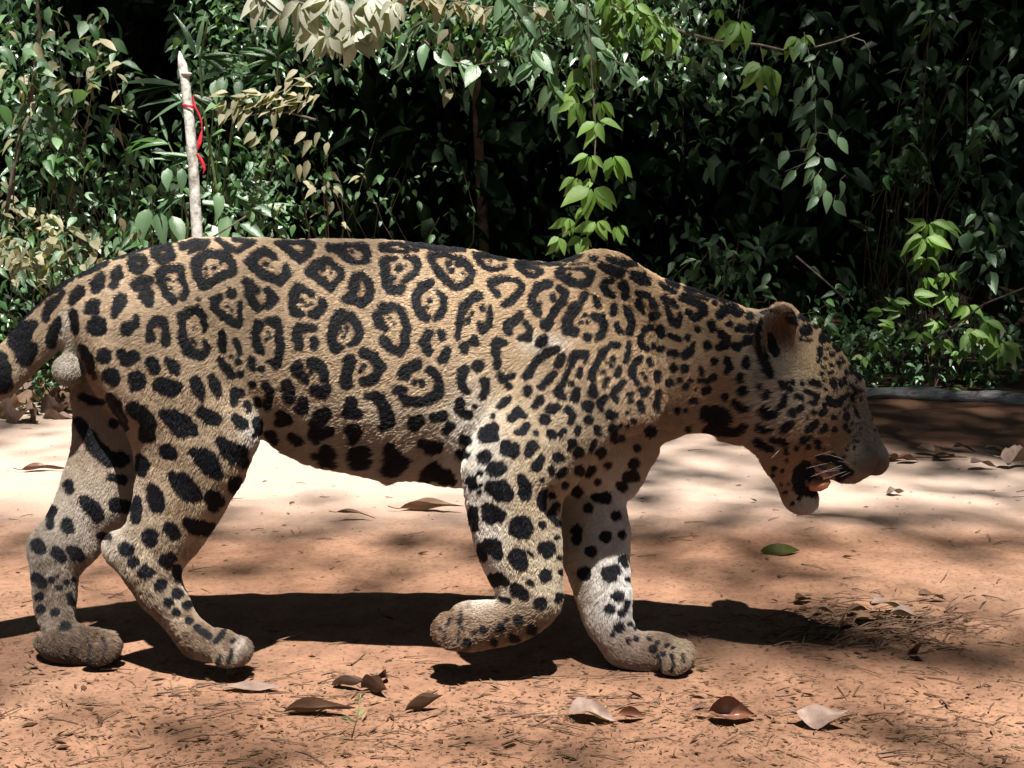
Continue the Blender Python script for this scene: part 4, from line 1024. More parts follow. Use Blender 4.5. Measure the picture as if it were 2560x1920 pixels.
# straw caught under the raised hind paw
stem_p = on_ground(568, 1690)
V, F = tube([stem_p, at(570, 1670, stem_p.y), at(576, 1652, stem_p.y)], [.0009, .0009, .0006], 6)
tag(link('straw', mesh_np('straw', V, F, m_sprig)), 'short pale straw standing under the toes of the raised hind paw', 'straw')
# ================================================================== VEGETATION
LT = [leaf_grid(5, 3, .46, .22, .22, seed=1), leaf_grid(5, 3, .40, .30, .35, seed=2, wav=.25), leaf_grid(5, 3, .52, .12, .12, seed=3, twist=.5), leaf_grid(5, 3, .42, .25, .45, seed=4, twist=-.6)]
LT2 = [leaf_grid(3, 3, .44, .25, .25, seed=1), leaf_grid(3, 3, .5, .15, .4, seed=2, twist=.5)]
LB = [leaf_grid(8, 3, .13, .25, .25, seed=1), leaf_grid(8, 3, .15, .2, .45, seed=2), leaf_grid(8, 3, .12, .3, .10, seed=3)]
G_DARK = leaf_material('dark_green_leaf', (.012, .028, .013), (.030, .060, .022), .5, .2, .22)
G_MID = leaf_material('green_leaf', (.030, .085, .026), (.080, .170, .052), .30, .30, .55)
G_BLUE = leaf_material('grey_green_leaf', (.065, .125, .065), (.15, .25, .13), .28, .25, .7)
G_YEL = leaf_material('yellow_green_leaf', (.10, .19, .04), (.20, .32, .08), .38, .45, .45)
G_PALE = leaf_material('whitish_leaf', (.24, .25, .19), (.44, .43, .36), .42, .3, .6, (.22, .17, .10))  # whitish leaf colour with brown blotches
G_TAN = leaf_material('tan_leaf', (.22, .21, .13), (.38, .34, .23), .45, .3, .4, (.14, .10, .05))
G_WALL = leaf_material('forest_leaf', (.008, .018, .009), (.020, .038, .016), .7, .15, .1)  # darker leaf copy, shade of the forest depth put into its colour
t = NT('branch_bark'); m_br = t.done(t.bsdf(t.ramp(t.noise(40, 4, vec=t.obj()), [(.35, (.05, .036, .027)), (.65, (.13, .10, .075))]), .8, .25))
t = NT('green_stem'); m_gs = t.done(t.bsdf(t.ramp(t.noise(30, 3, vec=t.obj()), [(.35, (.05, .07, .02)), (.65, (.13, .16, .06))]), .6, .3))

def leaf_meshes(mat, temps, tagn):
    out = []
    for k, (v, f) in enumerate(temps):
        me = mesh_np('leaf_' + tagn, v, f, mat); a = me.attributes.new('rnd', 'FLOAT', 'POINT')
        a.data.foreach_set('value', np.zeros(len(me.vertices), np.float32)); out.append(me)
    return out
LM = {k: leaf_meshes(m, tt, k) for k, (m, tt) in {'dark': (G_DARK, LT), 'mid': (G_MID, LT), 'blue': (G_BLUE, LT), 'yel': (G_YEL, LT), 'pale': (G_PALE, LT), 'tan': (G_TAN, LT), 'blade': (G_MID, LB), 'bladeb': (G_BLUE, LB), 'bladed': (G_DARK, LB)}.items()}
rv = random.Random(21)

def frame(d, n):
    d = d.normalized(); y = n.cross(d)
    if y.length < 1e-4: y = Vector((0, 1, 0)).cross(d)
    y.normalize(); z = d.cross(y)
    return Matrix((d, y, z)).transposed()

class Plant:
    def __init__(s, name, label, cat, base, group=None, stem_mat=None):
        s.root = empty(name, base, label, cat, group); s.base = Vector(base); s.st = []; s.sm = stem_mat or m_br; s.n = 0; s.extra = {}
    def stem(s, P, r0, r1, n=6):
        P = [Vector(p) - s.base for p in P]
        s.st.append(tube(P, np.linspace(r0, r1, len(P)), n, cap=False)); return s
    def leaf(s, p, d, L, kind, n=None):
        n = n or Vector((rv.gauss(0, .45), rv.gauss(-.45, .4), 1.0))
        s.n += 1
        if s.n > 280:
            s.extra.setdefault(kind, []).append((Vector(p) - s.base, d, n, L)); return
        o = bpy.data.objects.new('leaf', rv.choice(LM[kind])); COL.objects.link(o); o.parent = s.root
        M = frame(d, n) * L
        o.matrix_local = Matrix.Translation(Vector(p) - s.base) @ M.to_4x4()
    def done(s):
        if s.st:
            V, F = merge(s.st); link('stem', mesh_np('stem', V, F, s.sm), s.root)
        for kind, q in s.extra.items():
            me = scatter('foliage', [(np.array([v.co[:] for v in m.vertices]), np.array([p.vertices[:] for p in m.polygons])) for m in LM[kind][:2]],
                         np.array([list(a[0]) for a in q]), np.array([list(a[1]) for a in q]), np.array([list(a[2]) for a in q]), np.array([a[3] for a in q]), LM[kind][0].materials[0])
            o = link('foliage', me, s.root); o['kind'] = 'stuff'
        return s.root

def dirv(ang_deg, out=0.0):
    """direction in the picture plane, degrees clockwise from right, plus towards camera"""
    a = math.radians(ang_deg)
    return Vector((math.cos(a), -out, -math.sin(a)))

def whorl(pl, px, py, Y, n, Lpx, kind, a0=20, a1=160, out=.35):
    """leaves hanging fan-like from one node"""
    c = at(px, py, Y); s = Y / FPX
    for i in range(n):
        a = a0 + (a1 - a0) * (i + .5) / n + rv.gauss(0, 9)
        L = Lpx * s * rv.uniform(.75, 1.15)
        d = dirv(a, rv.uniform(-.1, out) )
        nn = Vector((rv.gauss(0, .35), -1.0, .75 + rv.gauss(0, .3)))
        pl.leaf(c + d * L * .12, d, L, kind, nn)

def vine(name, label, nodes, Y, kind, Lpx, every=26, rad=.004, group=None, base=None, fan=2, cat='vine', spread=55, out=.4):
    P = [at(x, y, Y + dy) for x, y, dy in [(q + (0,))[:3] if len(q) == 2 else q for q in nodes]]
    pl = Plant(name, label, cat, base or P[0], group)
    pl.stem(P, rad, rad * .35)
    for i in range(len(P) - 1):
        seg = P[i + 1] - P[i]; px_len = seg.length * FPX / Y; m = max(1, int(px_len / every))
        for k in range(m):
            p = P[i] + seg * ((k + rv.random() * .5) / m); sd = 1 if k % 2 else -1
            for q in range(fan):
                dd = (seg.normalized() * .3 + Vector((sd * rv.uniform(.3, 1), -rv.uniform(-.1, out), -rv.uniform(.35, 1.0)))).normalized()
                pl.leaf(p + Vector((rv.gauss(0, .006),) * 3), dd, Lpx * Y / FPX * rv.uniform(.65, 1.15), kind, Vector((rv.gauss(0, .5), -.8, .8)))
    return pl

# ---- hanging shoots and vines
# bright shoot hanging in the middle, from the canopy down to just above the shoulder
pl = vine('hanging_vine', 'bright yellow green shoot hanging behind the shoulder of the jaguar', [(1455, -120), (1470, 60), (1482, 220), (1490, 330), (1485, 420), (1470, 500), (1440, 560), (1405, 590)], 4.6, 'yel', 40, every=400, rad=.004)
for q in ((1492, 300, 4, 62, 10, 150), (1475, 385, 5, 56, 30, 165), (1530, 385, 4, 66, 15, 110), (1440, 440, 4, 52, 60, 165), (1482, 465, 6, 78, 20, 160), (1420, 540, 4, 50, 50, 150), (1490, 550, 6, 56, 10, 165), (1545, 560, 3, 48, 30, 120), (1400, 590, 4, 46, 60, 150), (1455, 590, 5, 44, 40, 150), (1440, 250, 4, 56, 40, 160), (1500, 250, 4, 52, 20, 130)):
    whorl(pl, q[0], q[1], 4.6 + rv.uniform(-.15, .15), q[2], q[3], 'yel', q[4], q[5])
pl.done()
# right hand vine, grey green
pl = vine('hanging_vine', 'grey green vine hanging free in the dark on the right, rounded leaves in pairs', [(2010, 80), (2030, 170), (2038, 250), (2040, 330), (2030, 400), (2045, 450), (2085, 500)], 4.9, 'blue', 46, every=500, rad=.0025)
for x, y, a, L in ((2046, 165, 80, 46), (2085, 140, 70, 60), (2032, 205, 85, 46), (2050, 200, 40, 42), (2005, 215, 110, 56), (2010, 265, 130, 46), (2060, 250, 50, 46), (2025, 320, 120, 50), (2072, 322, 60, 42), (2095, 342, 60, 50), (2035, 360, 115, 46), (1970, 375, 120, 54), (2050, 395, 150, 46), (2060, 395, 45, 44), (1990, 425, 130, 56), (2045, 435, 95, 50), (2050, 455, 120, 50), (2100, 450, 75, 52), (2065, 475, 85, 58), (2085, 500, 55, 52), (2045, 490, 130, 46), (2015, 300, 140, 36), (2040, 140, 160, 36)):
    p = at(x, y, 4.9); pl.stem([p, p + Vector((rv.uniform(-.03, .03), .01, .02))], .001, .001)
    pl.leaf(p, dirv(a, .2), L * 4.9 / FPX, 'blue', Vector((rv.gauss(0, .35), -1, .55)))
pl.stem([at(2030, 400, 4.9), at(1960, 430, 4.9)], .0015, .001); pl.stem([at(2035, 330, 4.9), at(2095, 340, 4.9)], .0015, .001); pl.stem([at(2030, 370, 4.9), at(1968, 380, 4.9)], .0012, .001)
pl.done()
# bare horizontal twig with drooping leaves
pl = Plant('twig_branch', 'thin twig curving across the dark on the upper right with limp leaf bunches', 'branch', at(1660, 60, 5.0))
P = [at(x, y, 5.0) for x, y in ((1640, 40), (1700, 78), (1790, 102), (1900, 112), (1960, 126), (2030, 120), (2090, 104), (2148, 83))]
pl.stem(P, .006, .003, 8); pl.stem([at(2130, 93, 5.0), at(2160, 103, 5.0), at(2175, 130, 5.0), at(2174, 160, 5.0)], .0025, .0015)
pl.stem([at(1900, 112, 5.0), at(1908, 155, 5.0)], .0018, .0015); pl.stem([at(1845, 45, 5.0), at(1850, 10, 5.0)], .002, .002)
for q in ((1850, 48, 5, 66, 40, 150), (1905, 155, 6, 70, 30, 150), (1995, 88, 4, 58, 60, 150), (1925, 165, 3, 66, 40, 80), (2010, 85, 3, 40, 30, 100), (1665, 40, 4, 42, 20, 160), (1790, 20, 3, 36, 30, 150)):
    whorl(pl, q[0], q[1], 5.0, q[2], q[3], 'yel', q[4], q[5])
pl.done()
# upper centre vines
vine('leafy_vine', 'leafy branch arching down in the top middle, pale heart shaped leaves in sun', [(1330, -60), (1200, -10), (1100, 30), (1030, 70), (1010, 110), (1018, 140)], 4.9, 'blue', 64, every=24, fan=2).done()
vine('leafy_vine', 'sunlit branch crossing in front of the thin trunk, leaves hanging singly', [(1060, 100), (1110, 150), (1180, 165), (1260, 150), (1330, 130)], 4.8, 'blue', 66, every=30, fan=2).done()
vine('leafy_vine', 'pale vine sloping down to the right of the thin trunk', [(1330, -40), (1350, 60), (1365, 140), (1375, 200), (1400, 250), (1420, 290)], 4.8, 'blue', 70, every=26, fan=2).done()
vine('leafy_vine', 'dense bright branch at the top right of the middle, small light green leaves', [(1500, -60), (1530, 10), (1580, 40), (1640, 50), (1700, 90)], 4.7, 'yel', 56, every=22, fan=3).done()
vine('leafy_vine', 'bright leafy twig below the top edge left of the bare twig', [(1400, -50), (1450, 40), (1480, 110), (1530, 150), (1580, 170)], 4.7, 'blue', 60, every=18, fan=3).done()
vine('leafy_vine', 'light green spray hanging above the bright shoot', [(1560, -40), (1545, 40), (1520, 90), (1490, 120), (1440, 200), (1410, 240)], 4.75, 'yel', 56, every=20, fan=3).done()
vine('leafy_vine', 'narrow sprig drooping beside the thin trunk under the top branches', [(1130, 60), (1120, 140), (1130, 200), (1140, 245)], 4.9, 'tan', 50, every=30, fan=1).done()
vine('leafy_vine', 'light leaved spray along the top edge over the thin trunk', [(1000, -20), (1100, -5), (1220, 20), (1300, 10), (1380, 30)], 4.75, 'tan', 60, every=20, fan=2).done()
vine('leafy_vine', 'whitish green spray in the top middle left of the bright shoot', [(1240, -60), (1290, 20), (1330, 90), (1340, 150), (1300, 190)], 4.65, 'blue', 68, every=20, fan=3).done()
vine('leafy_vine', 'pale green leaves trailing below the top edge right of the bright shoot', [(1560, -60), (1600, 20), (1640, 70), (1625, 130)], 4.65, 'yel', 46, every=18, fan=3).done()
# big pale leaves, top left of middle
pl = Plant('pale_branch', 'branch with large whitish pointed leaves hanging at the top left of the middle', 'branch', at(700, -60, 4.3))
pl.stem([at(620, -80, 4.3), at(700, -10, 4.3), at(790, 20, 4.3), at(870, 60, 4.3), at(930, 60, 4.3)], .007, .003, 8)
for q in ((660, -15, 5, 76, 20, 150), (755, 0, 6, 82, 30, 150), (830, -10, 6, 84, 30, 150), (795, 50, 5, 74, 60, 160), (880, 20, 5, 74, 20, 150), (885, 75, 7, 78, 20, 165), (820, 85, 5, 70, 60, 150), (960, 20, 5, 70, 30, 150), (930, -10, 5, 70, 20, 150), (990, 0, 4, 60, 30, 150), (700, 20, 4, 66, 60, 150)):
    whorl(pl, q[0], q[1], 4.3 + rv.uniform(-.1, .1), q[2], q[3], 'pale', q[4], q[5], out=.5)
pl.done()
pl = Plant('pale_branch', 'tan leaved branch reaching left towards the stake', 'branch', at(780, 230, 4.7))
pl.stem([at(790, 300, 4.7), at(720, 280, 4.7), at(640, 285, 4.7), at(560, 300, 4.7)], .005, .002)
pl.stem([at(790, 180, 4.75), at(740, 210, 4.75), at(690, 235, 4.75)], .004, .002)
for x in range(560, 790, 15):
    for k in range(3):
        pl.leaf(at(x + rv.gauss(0, 8), 262 + rv.gauss(0, 18) - (x - 560) * .10, 4.7), dirv(rv.uniform(100, 200), .4), rv.uniform(30, 46) * 4.7 / FPX, 'tan', Vector((rv.gauss(0, .4), -.8, 1)))
for x, y in ((730, 190), (745, 175), (640, 330), (650, 345), (690, 320), (765, 330), (780, 350), (800, 330), (820, 355), (705, 215), (770, 400), (750, 410), (790, 470)):
    pl.leaf(at(x, y, 4.7), dirv(rv.uniform(90, 160), .3), rv.uniform(34, 50) * 4.7 / FPX, 'tan', Vector((rv.gauss(0, .4), -.8, 1)))
pl.done()

# ---- thin trunk in the middle
t = NT('thin_trunk_bark'); nb = t.noise(16, 5, vec=t.obj())
m_tk = t.done(t.bsdf(t.ramp(nb, [(.35, (.13, .075, .045)), (.65, (.30, .20, .14))]), .85, .2, bump=nb, bdist=.008))
rt = empty('thin_tree', on_ground(1205, 860), 'slim brown trunk rising in the dark behind the middle of the back', 'tree')
b0 = rt.location.copy()
P = [b0 + Vector((0, 0, -.05)), at(1215, 700, b0.y), at(1205, 520, b0.y), at(1196, 350, b0.y), at(1190, 200, b0.y), at(1192, 60, b0.y), at(1200, -120, b0.y), at(1190, -500, b0.y)]
V, F = tube([p - b0 for p in P], [.042, .036, .032, .03, .03, .028, .027, .02], 12, wob=.06)
link('trunk', mesh_np('trunk', V, F, m_tk), rt)

# ---- survey stake with red ribbon
t = NT('stake_bark'); o_ = t.obj()
nb = t.noise(34, 6, .6, vec=o_); nl = t.noise(9, 4, vec=o_)
c = t.ramp(nb, [(.34, (.17, .155, .14)), (.47, (.40, .385, .36)), (.68, (.56, .54, .52))])
c = t.mix(t.ramp(nl, [(.52, 0), (.60, .7)]), c, (.24, .22, .17))
c = t.mix(t.ramp(t.noise(120, 3, vec=o_), [(.62, 0), (.68, .6)]), c, (.20, .20, .14))
m_sk = t.done(t.bsdf(c, .8, .25, bump=nb, bdist=.006))
YS = 4.7
s0 = at(505, 1010, YS); s0.z = gz_at(s0.x, s0.y)
st = empty('stake', s0, 'pale grey wooden stake with a pointed top driven in beside the bamboo leaves', 'stake')
P = [s0 + Vector((0, 0, -.1)), at(500, 800, YS), at(497, 640, YS), at(490, 540, YS), at(484, 420, YS), at(474, 300, YS), at(464, 210, YS), at(456, 160, YS), at(451, 143, YS), at(449, 128, YS)]
V, F = tube([p - s0 for p in P], [.021, .021, .0205, .0205, .0195, .019, .0175, .0165, .010, .002], 14, wob=.05, seed=8)
link('post', mesh_np('post', V, F, m_sk), st)
kn = tube([at(466, 182, YS) - s0 + Vector((0, -.004, 0)), at(466, 189, YS) - s0 + Vector((0, -.004, 0))], [.021, .019], 12)
link('knot', mesh_np('knot', kn[0], kn[1], m_sk), st)
t = NT('red_ribbon'); m_rb = t.done(t.bsdf(t.mix(t.noise(50, vec=t.obj()), (.42, .012, .03), (.52, .03, .05)), .35, .5))
def ribbon(path, w, thick=.0008):
    P = [Vector(p) for p in path]; V = []; F = []
    for i, p in enumerate(P):
        tdir = (P[min(i + 1, len(P) - 1)] - P[max(i - 1, 0)]).normalized()
        s = tdir.cross(Vector((0.5 * math.sin(i * 1.3), 1, 0.2))).normalized() * (w[i] if hasattr(w, '__len__') else w) / 2
        f = s.cross(tdir).normalized() * thick
        V += [p - s - f, p + s - f, p + s + f, p - s + f]
    for i in range(len(P) - 1):
        for j in range(4):
            F.append((i * 4 + j, i * 4 + (j + 1) % 4, i * 4 + 4 + (j + 1) % 4, i * 4 + 4 + j))
    return np.array([list(v) for v in V]), np.array(F)
c0 = at(473, 266, YS); rb = empty('ribbon', c0, 'red plastic ribbon tied round the stake, its two ends trailing on the right side', 'ribbon')
ring = [Vector((.0235 * math.cos(a), .0235 * math.sin(a), .003 * math.sin(a * 2))) for a in np.linspace(0, 2 * math.pi, 17)]
V = []; F = []
for p in ring: V += [p + Vector((0, 0, -.005)), p + Vector((0, 0, .005)), p * 1.05 + Vector((0, 0, .004)), p * 1.05 + Vector((0, 0, -.004))]
for i in range(16):
    for j in range(4): F.append((i * 4 + j, i * 4 + (j + 1) % 4, i * 4 + 4 + (j + 1) % 4, i * 4 + 4 + j))
link('loop', mesh_np('loop', np.array([list(v) for v in V]), np.array(F), m_rb), rb)
YR = YS - .03
def rp(lst): return [at(x, y, YR) - c0 for x, y in lst]
for path, w in ((((484, 264), (490, 272), (498, 288), (504, 305), (505, 325)), [.009, .008, .008, .006, .003]), (((505, 325), (502, 340), (500, 352), (497, 362), (494, 375)), [.004, .012, .017, .016, .004]), (((493, 385), (500, 396), (506, 408), (512, 422), (508, 434)), [.010, .018, .017, .010, .003]), (((486, 262), (484, 252), (482, 238)), [.010, .007, .004])):
    V, F = ribbon(rp(path), w); link('tail', mesh_np('tail', V, F, m_rb), rb)

# ---- bamboo-like plants round the stake
def blades(pl, px, py, Y, n, Lpx, a0, a1, kind='blade', out=.3):
    for i in range(n):
        a = a0 + (a1 - a0) * (i + .5) / n + rv.gauss(0, 7)
        pl.leaf(at(px + rv.gauss(0, 3), py + rv.gauss(0, 3), Y), dirv(a, rv.uniform(-.15, out)), Lpx * Y / FPX * rv.uniform(.75, 1.1), kind, Vector((rv.gauss(0, .4), -.9, .9)))
base = on_ground(560, 960)
pl = Plant('bamboo', 'young bamboo with long narrow blades behind and right of the stake', 'bamboo', base, stem_mat=m_gs)
pl.stem([base, at(560, 600, 5.0), at(530, 400, 5.0), at(505, 250, 5.0), at(500, 150, 5.0), at(520, 50, 5.0)], .008, .004)
pl.stem([base, at(640, 500, 5.0), at(690, 300, 5.0), at(695, 150, 5.0), at(700, 80, 5.0)], .007, .003)
blades(pl, 495, 140, 5.0, 5, 125, -10, 40); blades(pl, 493, 135, 5.0, 2, 110, -110, -75, 'bladeb'); blades(pl, 500, 200, 5.0, 4, 110, 0, 30); blades(pl, 695, 145, 5.0, 8, 95, 150, 215); blades(pl, 695, 140, 5.0, 3, 80, -70, -40); blades(pl, 690, 190, 5.0, 5, 95, 160, 200)
blades(pl, 500, 210, 5.0, 3, 120, -60, 0, 'bladeb'); blades(pl, 480, 240, 5.0, 4, 120, 0, 40, 'bladeb'); blades(pl, 640, 520, 5.0, 4, 110, -50, 20); blades(pl, 560, 480, 5.0, 5, 130, -30, 30, 'bladeb')
pl.done()
base = on_ground(440, 1000)
pl = Plant('bamboo', 'bamboo shoot with stiff blades pointing left of the stake', 'bamboo', base, stem_mat=m_gs)
pl.stem([base, at(470, 560, 4.9), at(440, 400, 4.9), at(420, 355, 4.9)], .006, .003)
blades(pl, 418, 360, 4.9, 3, 115, 190, 215); blades(pl, 416, 352, 4.9, 1, 95, -112, -106, 'bladeb'); blades(pl, 455, 250, 4.9, 3, 120, 130, 240, 'bladeb'); blades(pl, 450, 215, 4.9, 4, 160, 170, 195, 'bladed'); blades(pl, 480, 395, 4.9, 3, 100, 160, 200)
blades(pl, 480, 490, 4.9, 3, 110, 170, 190, 'bladeb'); blades(pl, 480, 505, 4.9, 2, 110, -8, 8, 'bladeb'); blades(pl, 440, 400, 4.9, 3, 90, 180, 220)
pl.done()
base = on_ground(420, 985)
pl = Plant('broad_leaf_plant', 'low plant with broad shiny leaves at the foot of the stake', 'plant', base, stem_mat=m_gs)
for x, y, a, L in ((370, 520, 100, 95), (400, 530, 80, 90), (430, 540, 60, 85), (545, 480, 80, 70), (570, 540, 100, 85), (600, 560, 20, 80), (420, 420, 90, 60), (455, 420, 85, 60), (540, 200, 90, 60), (560, 190, 95, 62), (600, 200, 95, 52), (560, 250, 150, 60), (590, 240, 20, 60), (520, 560, 60, 80), (630, 520, 10, 70), (350, 560, 140, 90), (560, 590, 20, 80), (380, 590, 160, 90), (460, 600, 150, 80), (620, 590, 10, 70)):
    p = at(x, y, 4.85); pl.stem([base.lerp(p, .75) + Vector((0, .05, -.1)), p], .003, .002); pl.leaf(p, dirv(a, .45), L * 4.85 / FPX, 'blue', Vector((rv.gauss(0, .3), -1, .9)))
pl.done()

# ---- shrubs: stems fanning from the ground, leaves in bunches inside a region of the picture
def shrub(name, label, bx, by, Y, region, n_st, n_lf, Lpx, kinds, cat='shrub', group=None, dY=.35, rad=.006, droop=(.1, .9)):
    base = Vector((at(bx, by, Y).x, Y, 0)); base.z = gz_at(base.x, base.y)
    cx, cy, rx, ry = region
    hang = cy <= 265 and 900 < cx < 2000
    if hang: base = at(bx, -500, Y + .4)
    pl = Plant(name, label, cat, base, group)
    ends = []
    for k in range(n_st):
        a = rv.uniform(0, 2 * math.pi); q = math.sqrt(rv.random())
        e = at(cx + rx * q * math.cos(a), cy + ry * q * math.sin(a), Y + rv.uniform(-dY, dY))
        m = base.lerp(e, .62) + Vector((rv.gauss(0, .1), .28 + rv.gauss(0, .06), rv.gauss(0, .05)))
        j = e.lerp(m, .5) + Vector((rv.gauss(0, .04), rv.gauss(0, .03), rv.gauss(0, .03)))
        pl.stem([base + Vector((rv.gauss(0, .03), .55, 0)), base.lerp(m, .5) + Vector((rv.gauss(0, .06), .55, 0)), m, j, e], rad * .8, .0012, 5); ends.append((j, e))
    for k in range(n_lf):
        m, e = rv.choice(ends); s = rv.random() ** .6
        p = m.lerp(e, s) + Vector((rv.gauss(0, .05), rv.gauss(0, .05), rv.gauss(0, .045)))
        d = Vector((rv.gauss(0, .8), rv.gauss(-.3, .5), -rv.uniform(*droop)))
        pl.leaf(p, d, Lpx * Y / FPX * rv.uniform(.6, 1.2), rv.choice(kinds))
    return pl.done()
shrub('shrub', 'sunlit shrub in the top left corner with pale pointed leaves', 60, 960, 4.9, (120, 90, 150, 120), 9, 150, 52, ['tan', 'blue', 'mid'])
shrub('shrub', 'green shrub below the top left corner with drooping leaves', 120, 980, 4.95, (140, 260, 150, 90), 8, 130, 48, ['blue', 'mid', 'mid'])
shrub('shrub', 'tangled shrub left of the bamboo with small leaves', 260, 960, 5.1, (250, 380, 180, 110), 10, 190, 36, ['mid', 'blue', 'dark'])
shrub('shrub', 'pale dusty bush at the left edge above the tail', 40, 1000, 4.8, (60, 560, 110, 110), 9, 170, 44, ['tan', 'blue', 'tan'])
shrub('shrub', 'low dry looking bush between the left edge and the rump', 200, 960, 4.75, (210, 620, 150, 80), 9, 160, 38, ['tan', 'blue', 'mid'])
shrub('shrub', 'small leaved bush right of the stake in patchy light', 640, 900, 5.2, (620, 430, 110, 130), 9, 220, 30, ['mid', 'blue', 'mid'])
shrub('shrub', 'brownish leaved bush behind the rump in half shade', 760, 900, 5.1, (760, 450, 90, 150), 8, 90, 34, ['tan', 'dark', 'mid'])
shrub('shrub', 'sparse bush in the dark behind the middle of the back', 1000, 900, 5.6, (1010, 430, 220, 150), 7, 60, 28, ['mid', 'blue', 'dark'])
shrub('shrub', 'bright small leaved growth along the top edge in the middle', 1250, 900, 5.3, (1250, 60, 280, 110), 14, 300, 40, ['blue', 'mid', 'yel'])
shrub('shrub', 'loose leafy growth behind the bright hanging shoot', 1620, 900, 5.4, (1600, 170, 170, 130), 10, 200, 32, ['blue', 'mid', 'dark'])
shrub('shrub', 'fine twiggy growth with tiny leaves left of the right hand vine', 1750, 900, 5.6, (1740, 260, 100, 170), 8, 110, 24, ['blue', 'mid'])
shrub('shrub', 'dark bush behind the neck of the jaguar', 1800, 980, 5.3, (1830, 640, 160, 110), 7, 60, 44, ['dark', 'dark', 'blue'])
# right side
shrub('shrub', 'young plant with bright fanned leaves above the log on the right', 2330, 980, 5.5, (2340, 600, 60, 90), 5, 6, 30, ['yel'])
pl = Plant('sapling', 'yellow green sapling with finger like leaves catching sun on the right', 'sapling', on_ground(2330, 985))
b0 = pl.base
for q in ((2310, 560, 5.35), (2345, 590, 5.35), (2300, 640, 5.35), (2380, 740, 5.35), (2440, 820, 5.35), (2420, 720, 5.35)):
    pl.stem([b0, b0.lerp(at(*q), .5) + Vector((0, .05, .04)), at(*q)], .004, .002)
for q in ((2320, 555, 7, 56, -10, 190), (2350, 560, 5, 50, 0, 120), (2310, 590, 6, 60, 10, 180), (2345, 600, 6, 50, 10, 190), (2312, 640, 6, 46, 20, 160), (2315, 690, 4, 40, 50, 130), (2375, 725, 5, 50, 50, 150), (2420, 760, 6, 44, 20, 170), (2450, 820, 5, 56, 20, 150), (2340, 800, 6, 36, 0, 180), (2260, 770, 6, 44, 150, 210), (2210, 780, 4, 48, 160, 200), (2300, 830, 5, 34, 0, 180), (2500, 850, 6, 66, 20, 150), (2460, 800, 5, 50, 0, 120), (2240, 820, 5, 40, 150, 220), (2190, 850, 5, 38, 0, 180), (2350, 850, 6, 40, 0, 180), (2420, 830, 5, 44, -20, 120), (2280, 740, 4, 50, -30, 40), (2370, 680, 5, 44, 10, 170), (2160, 890, 5, 30, 0, 180), (2400, 880, 5, 30, 0, 200), (2230, 750, 3, 46, -10, 20)):
    whorl(pl, q[0], q[1], 5.35 + rv.uniform(-.1, .1), q[2], q[3], 'yel', q[4], q[5], out=.5)
pl.done()
shrub('shrub', 'dark leafed bush filling the upper right corner', 2400, 980, 5.7, (2400, 150, 200, 170), 10, 110, 54, ['dark', 'dark', 'blue'])
shrub('shrub', 'shaded bush on the right with hanging oval leaves', 2350, 980, 5.6, (2330, 330, 130, 120), 9, 120, 48, ['dark', 'mid', 'dark'])
shrub('shrub', 'bush at the right edge with long upright oval leaves', 2520, 980, 5.5, (2500, 520, 90, 120), 7, 60, 62, ['blue', 'dark'])
shrub('shrub', 'twiggy weeds at the right edge behind the log', 2500, 980, 5.5, (2480, 800, 90, 110), 9, 120, 34, ['blue', 'tan', 'mid'], dY=.15)
shrub('shrub', 'low weeds just behind the nose and log', 2250, 980, 5.5, (2250, 860, 130, 70), 9, 130, 30, ['mid', 'blue', 'dark'], dY=.15)
shrub('shrub', 'thin weeds behind the forehead of the jaguar', 2120, 980, 5.5, (2110, 790, 90, 80), 7, 70, 34, ['mid', 'blue'], dY=.15)
# grey branch stems at left
for nm, lab, pa, rd in (('branch', 'bare leaning grey stem near the left edge', ((15, 545), (30, 440), (50, 350), (72, 290)), .008), ('branch', 'crooked brown stem climbing in the upper left', ((75, 260), (85, 200), (92, 140), (100, 80), (90, -30)), .009),
                        ('branch', 'long thin stem slanting down in the dark on the right', ((1990, 640), (2060, 700), (2110, 745), (2135, 775)), .004), ('branch', 'pale twig with crossing ends at the right edge above the log', ((2300, 870), (2380, 820), (2460, 760), (2560, 720)), .005), ('branch', 'dry yellow stalk leaning beside the rump', ((520, 600), (570, 570), (615, 540)), .004)):
    P = [at(x, y, 4.75) for x, y in pa]
    V, F = tube([p - P[0] for p in P], np.linspace(rd, rd * .6, len(P)), 8, wob=.1)
    tag(link(nm, mesh_np(nm, V, F, m_br), loc=P[0]), lab, 'branch')

# ---- litter under the bushes on the left, behind the tail
m_l = m_drypale
cl = []
for k in range(24):
    px = -25 + 8.6 * k; py = rv.uniform(925, 1050)
    p = on_ground(px, py + 20)
    hgt = max(0, (1045 - py)) / 1045 * .12
    V, F = leaf_grid(8, 5, rv.uniform(.35, .6), .3, rv.uniform(-.4, .4), rv.uniform(-1, 1), .8, k)
    R = Matrix.Rotation(rv.uniform(-1, 1), 3, 'Z') @ Matrix.Rotation(rv.uniform(-.5, .5), 3, 'Y') @ Matrix.Rotation(rv.uniform(-.7, .7), 3, 'X')
    L = rv.uniform(.09, .2)
    o = link('litter_leaf', mesh_np('litter_leaf', (V - [.5, 0, 0]) @ np.array(R).T * L, F, [m_drypale, m_dry, m_drypale][k % 3]), loc=(p.x, p.y, gz_at(p.x, p.y) + .02 + hgt))
    tag(o, ORD[k] + ' from the left edge of the big crumpled leaves heaped behind the tail', 'leaf', 'dead leaves heaped behind the tail')

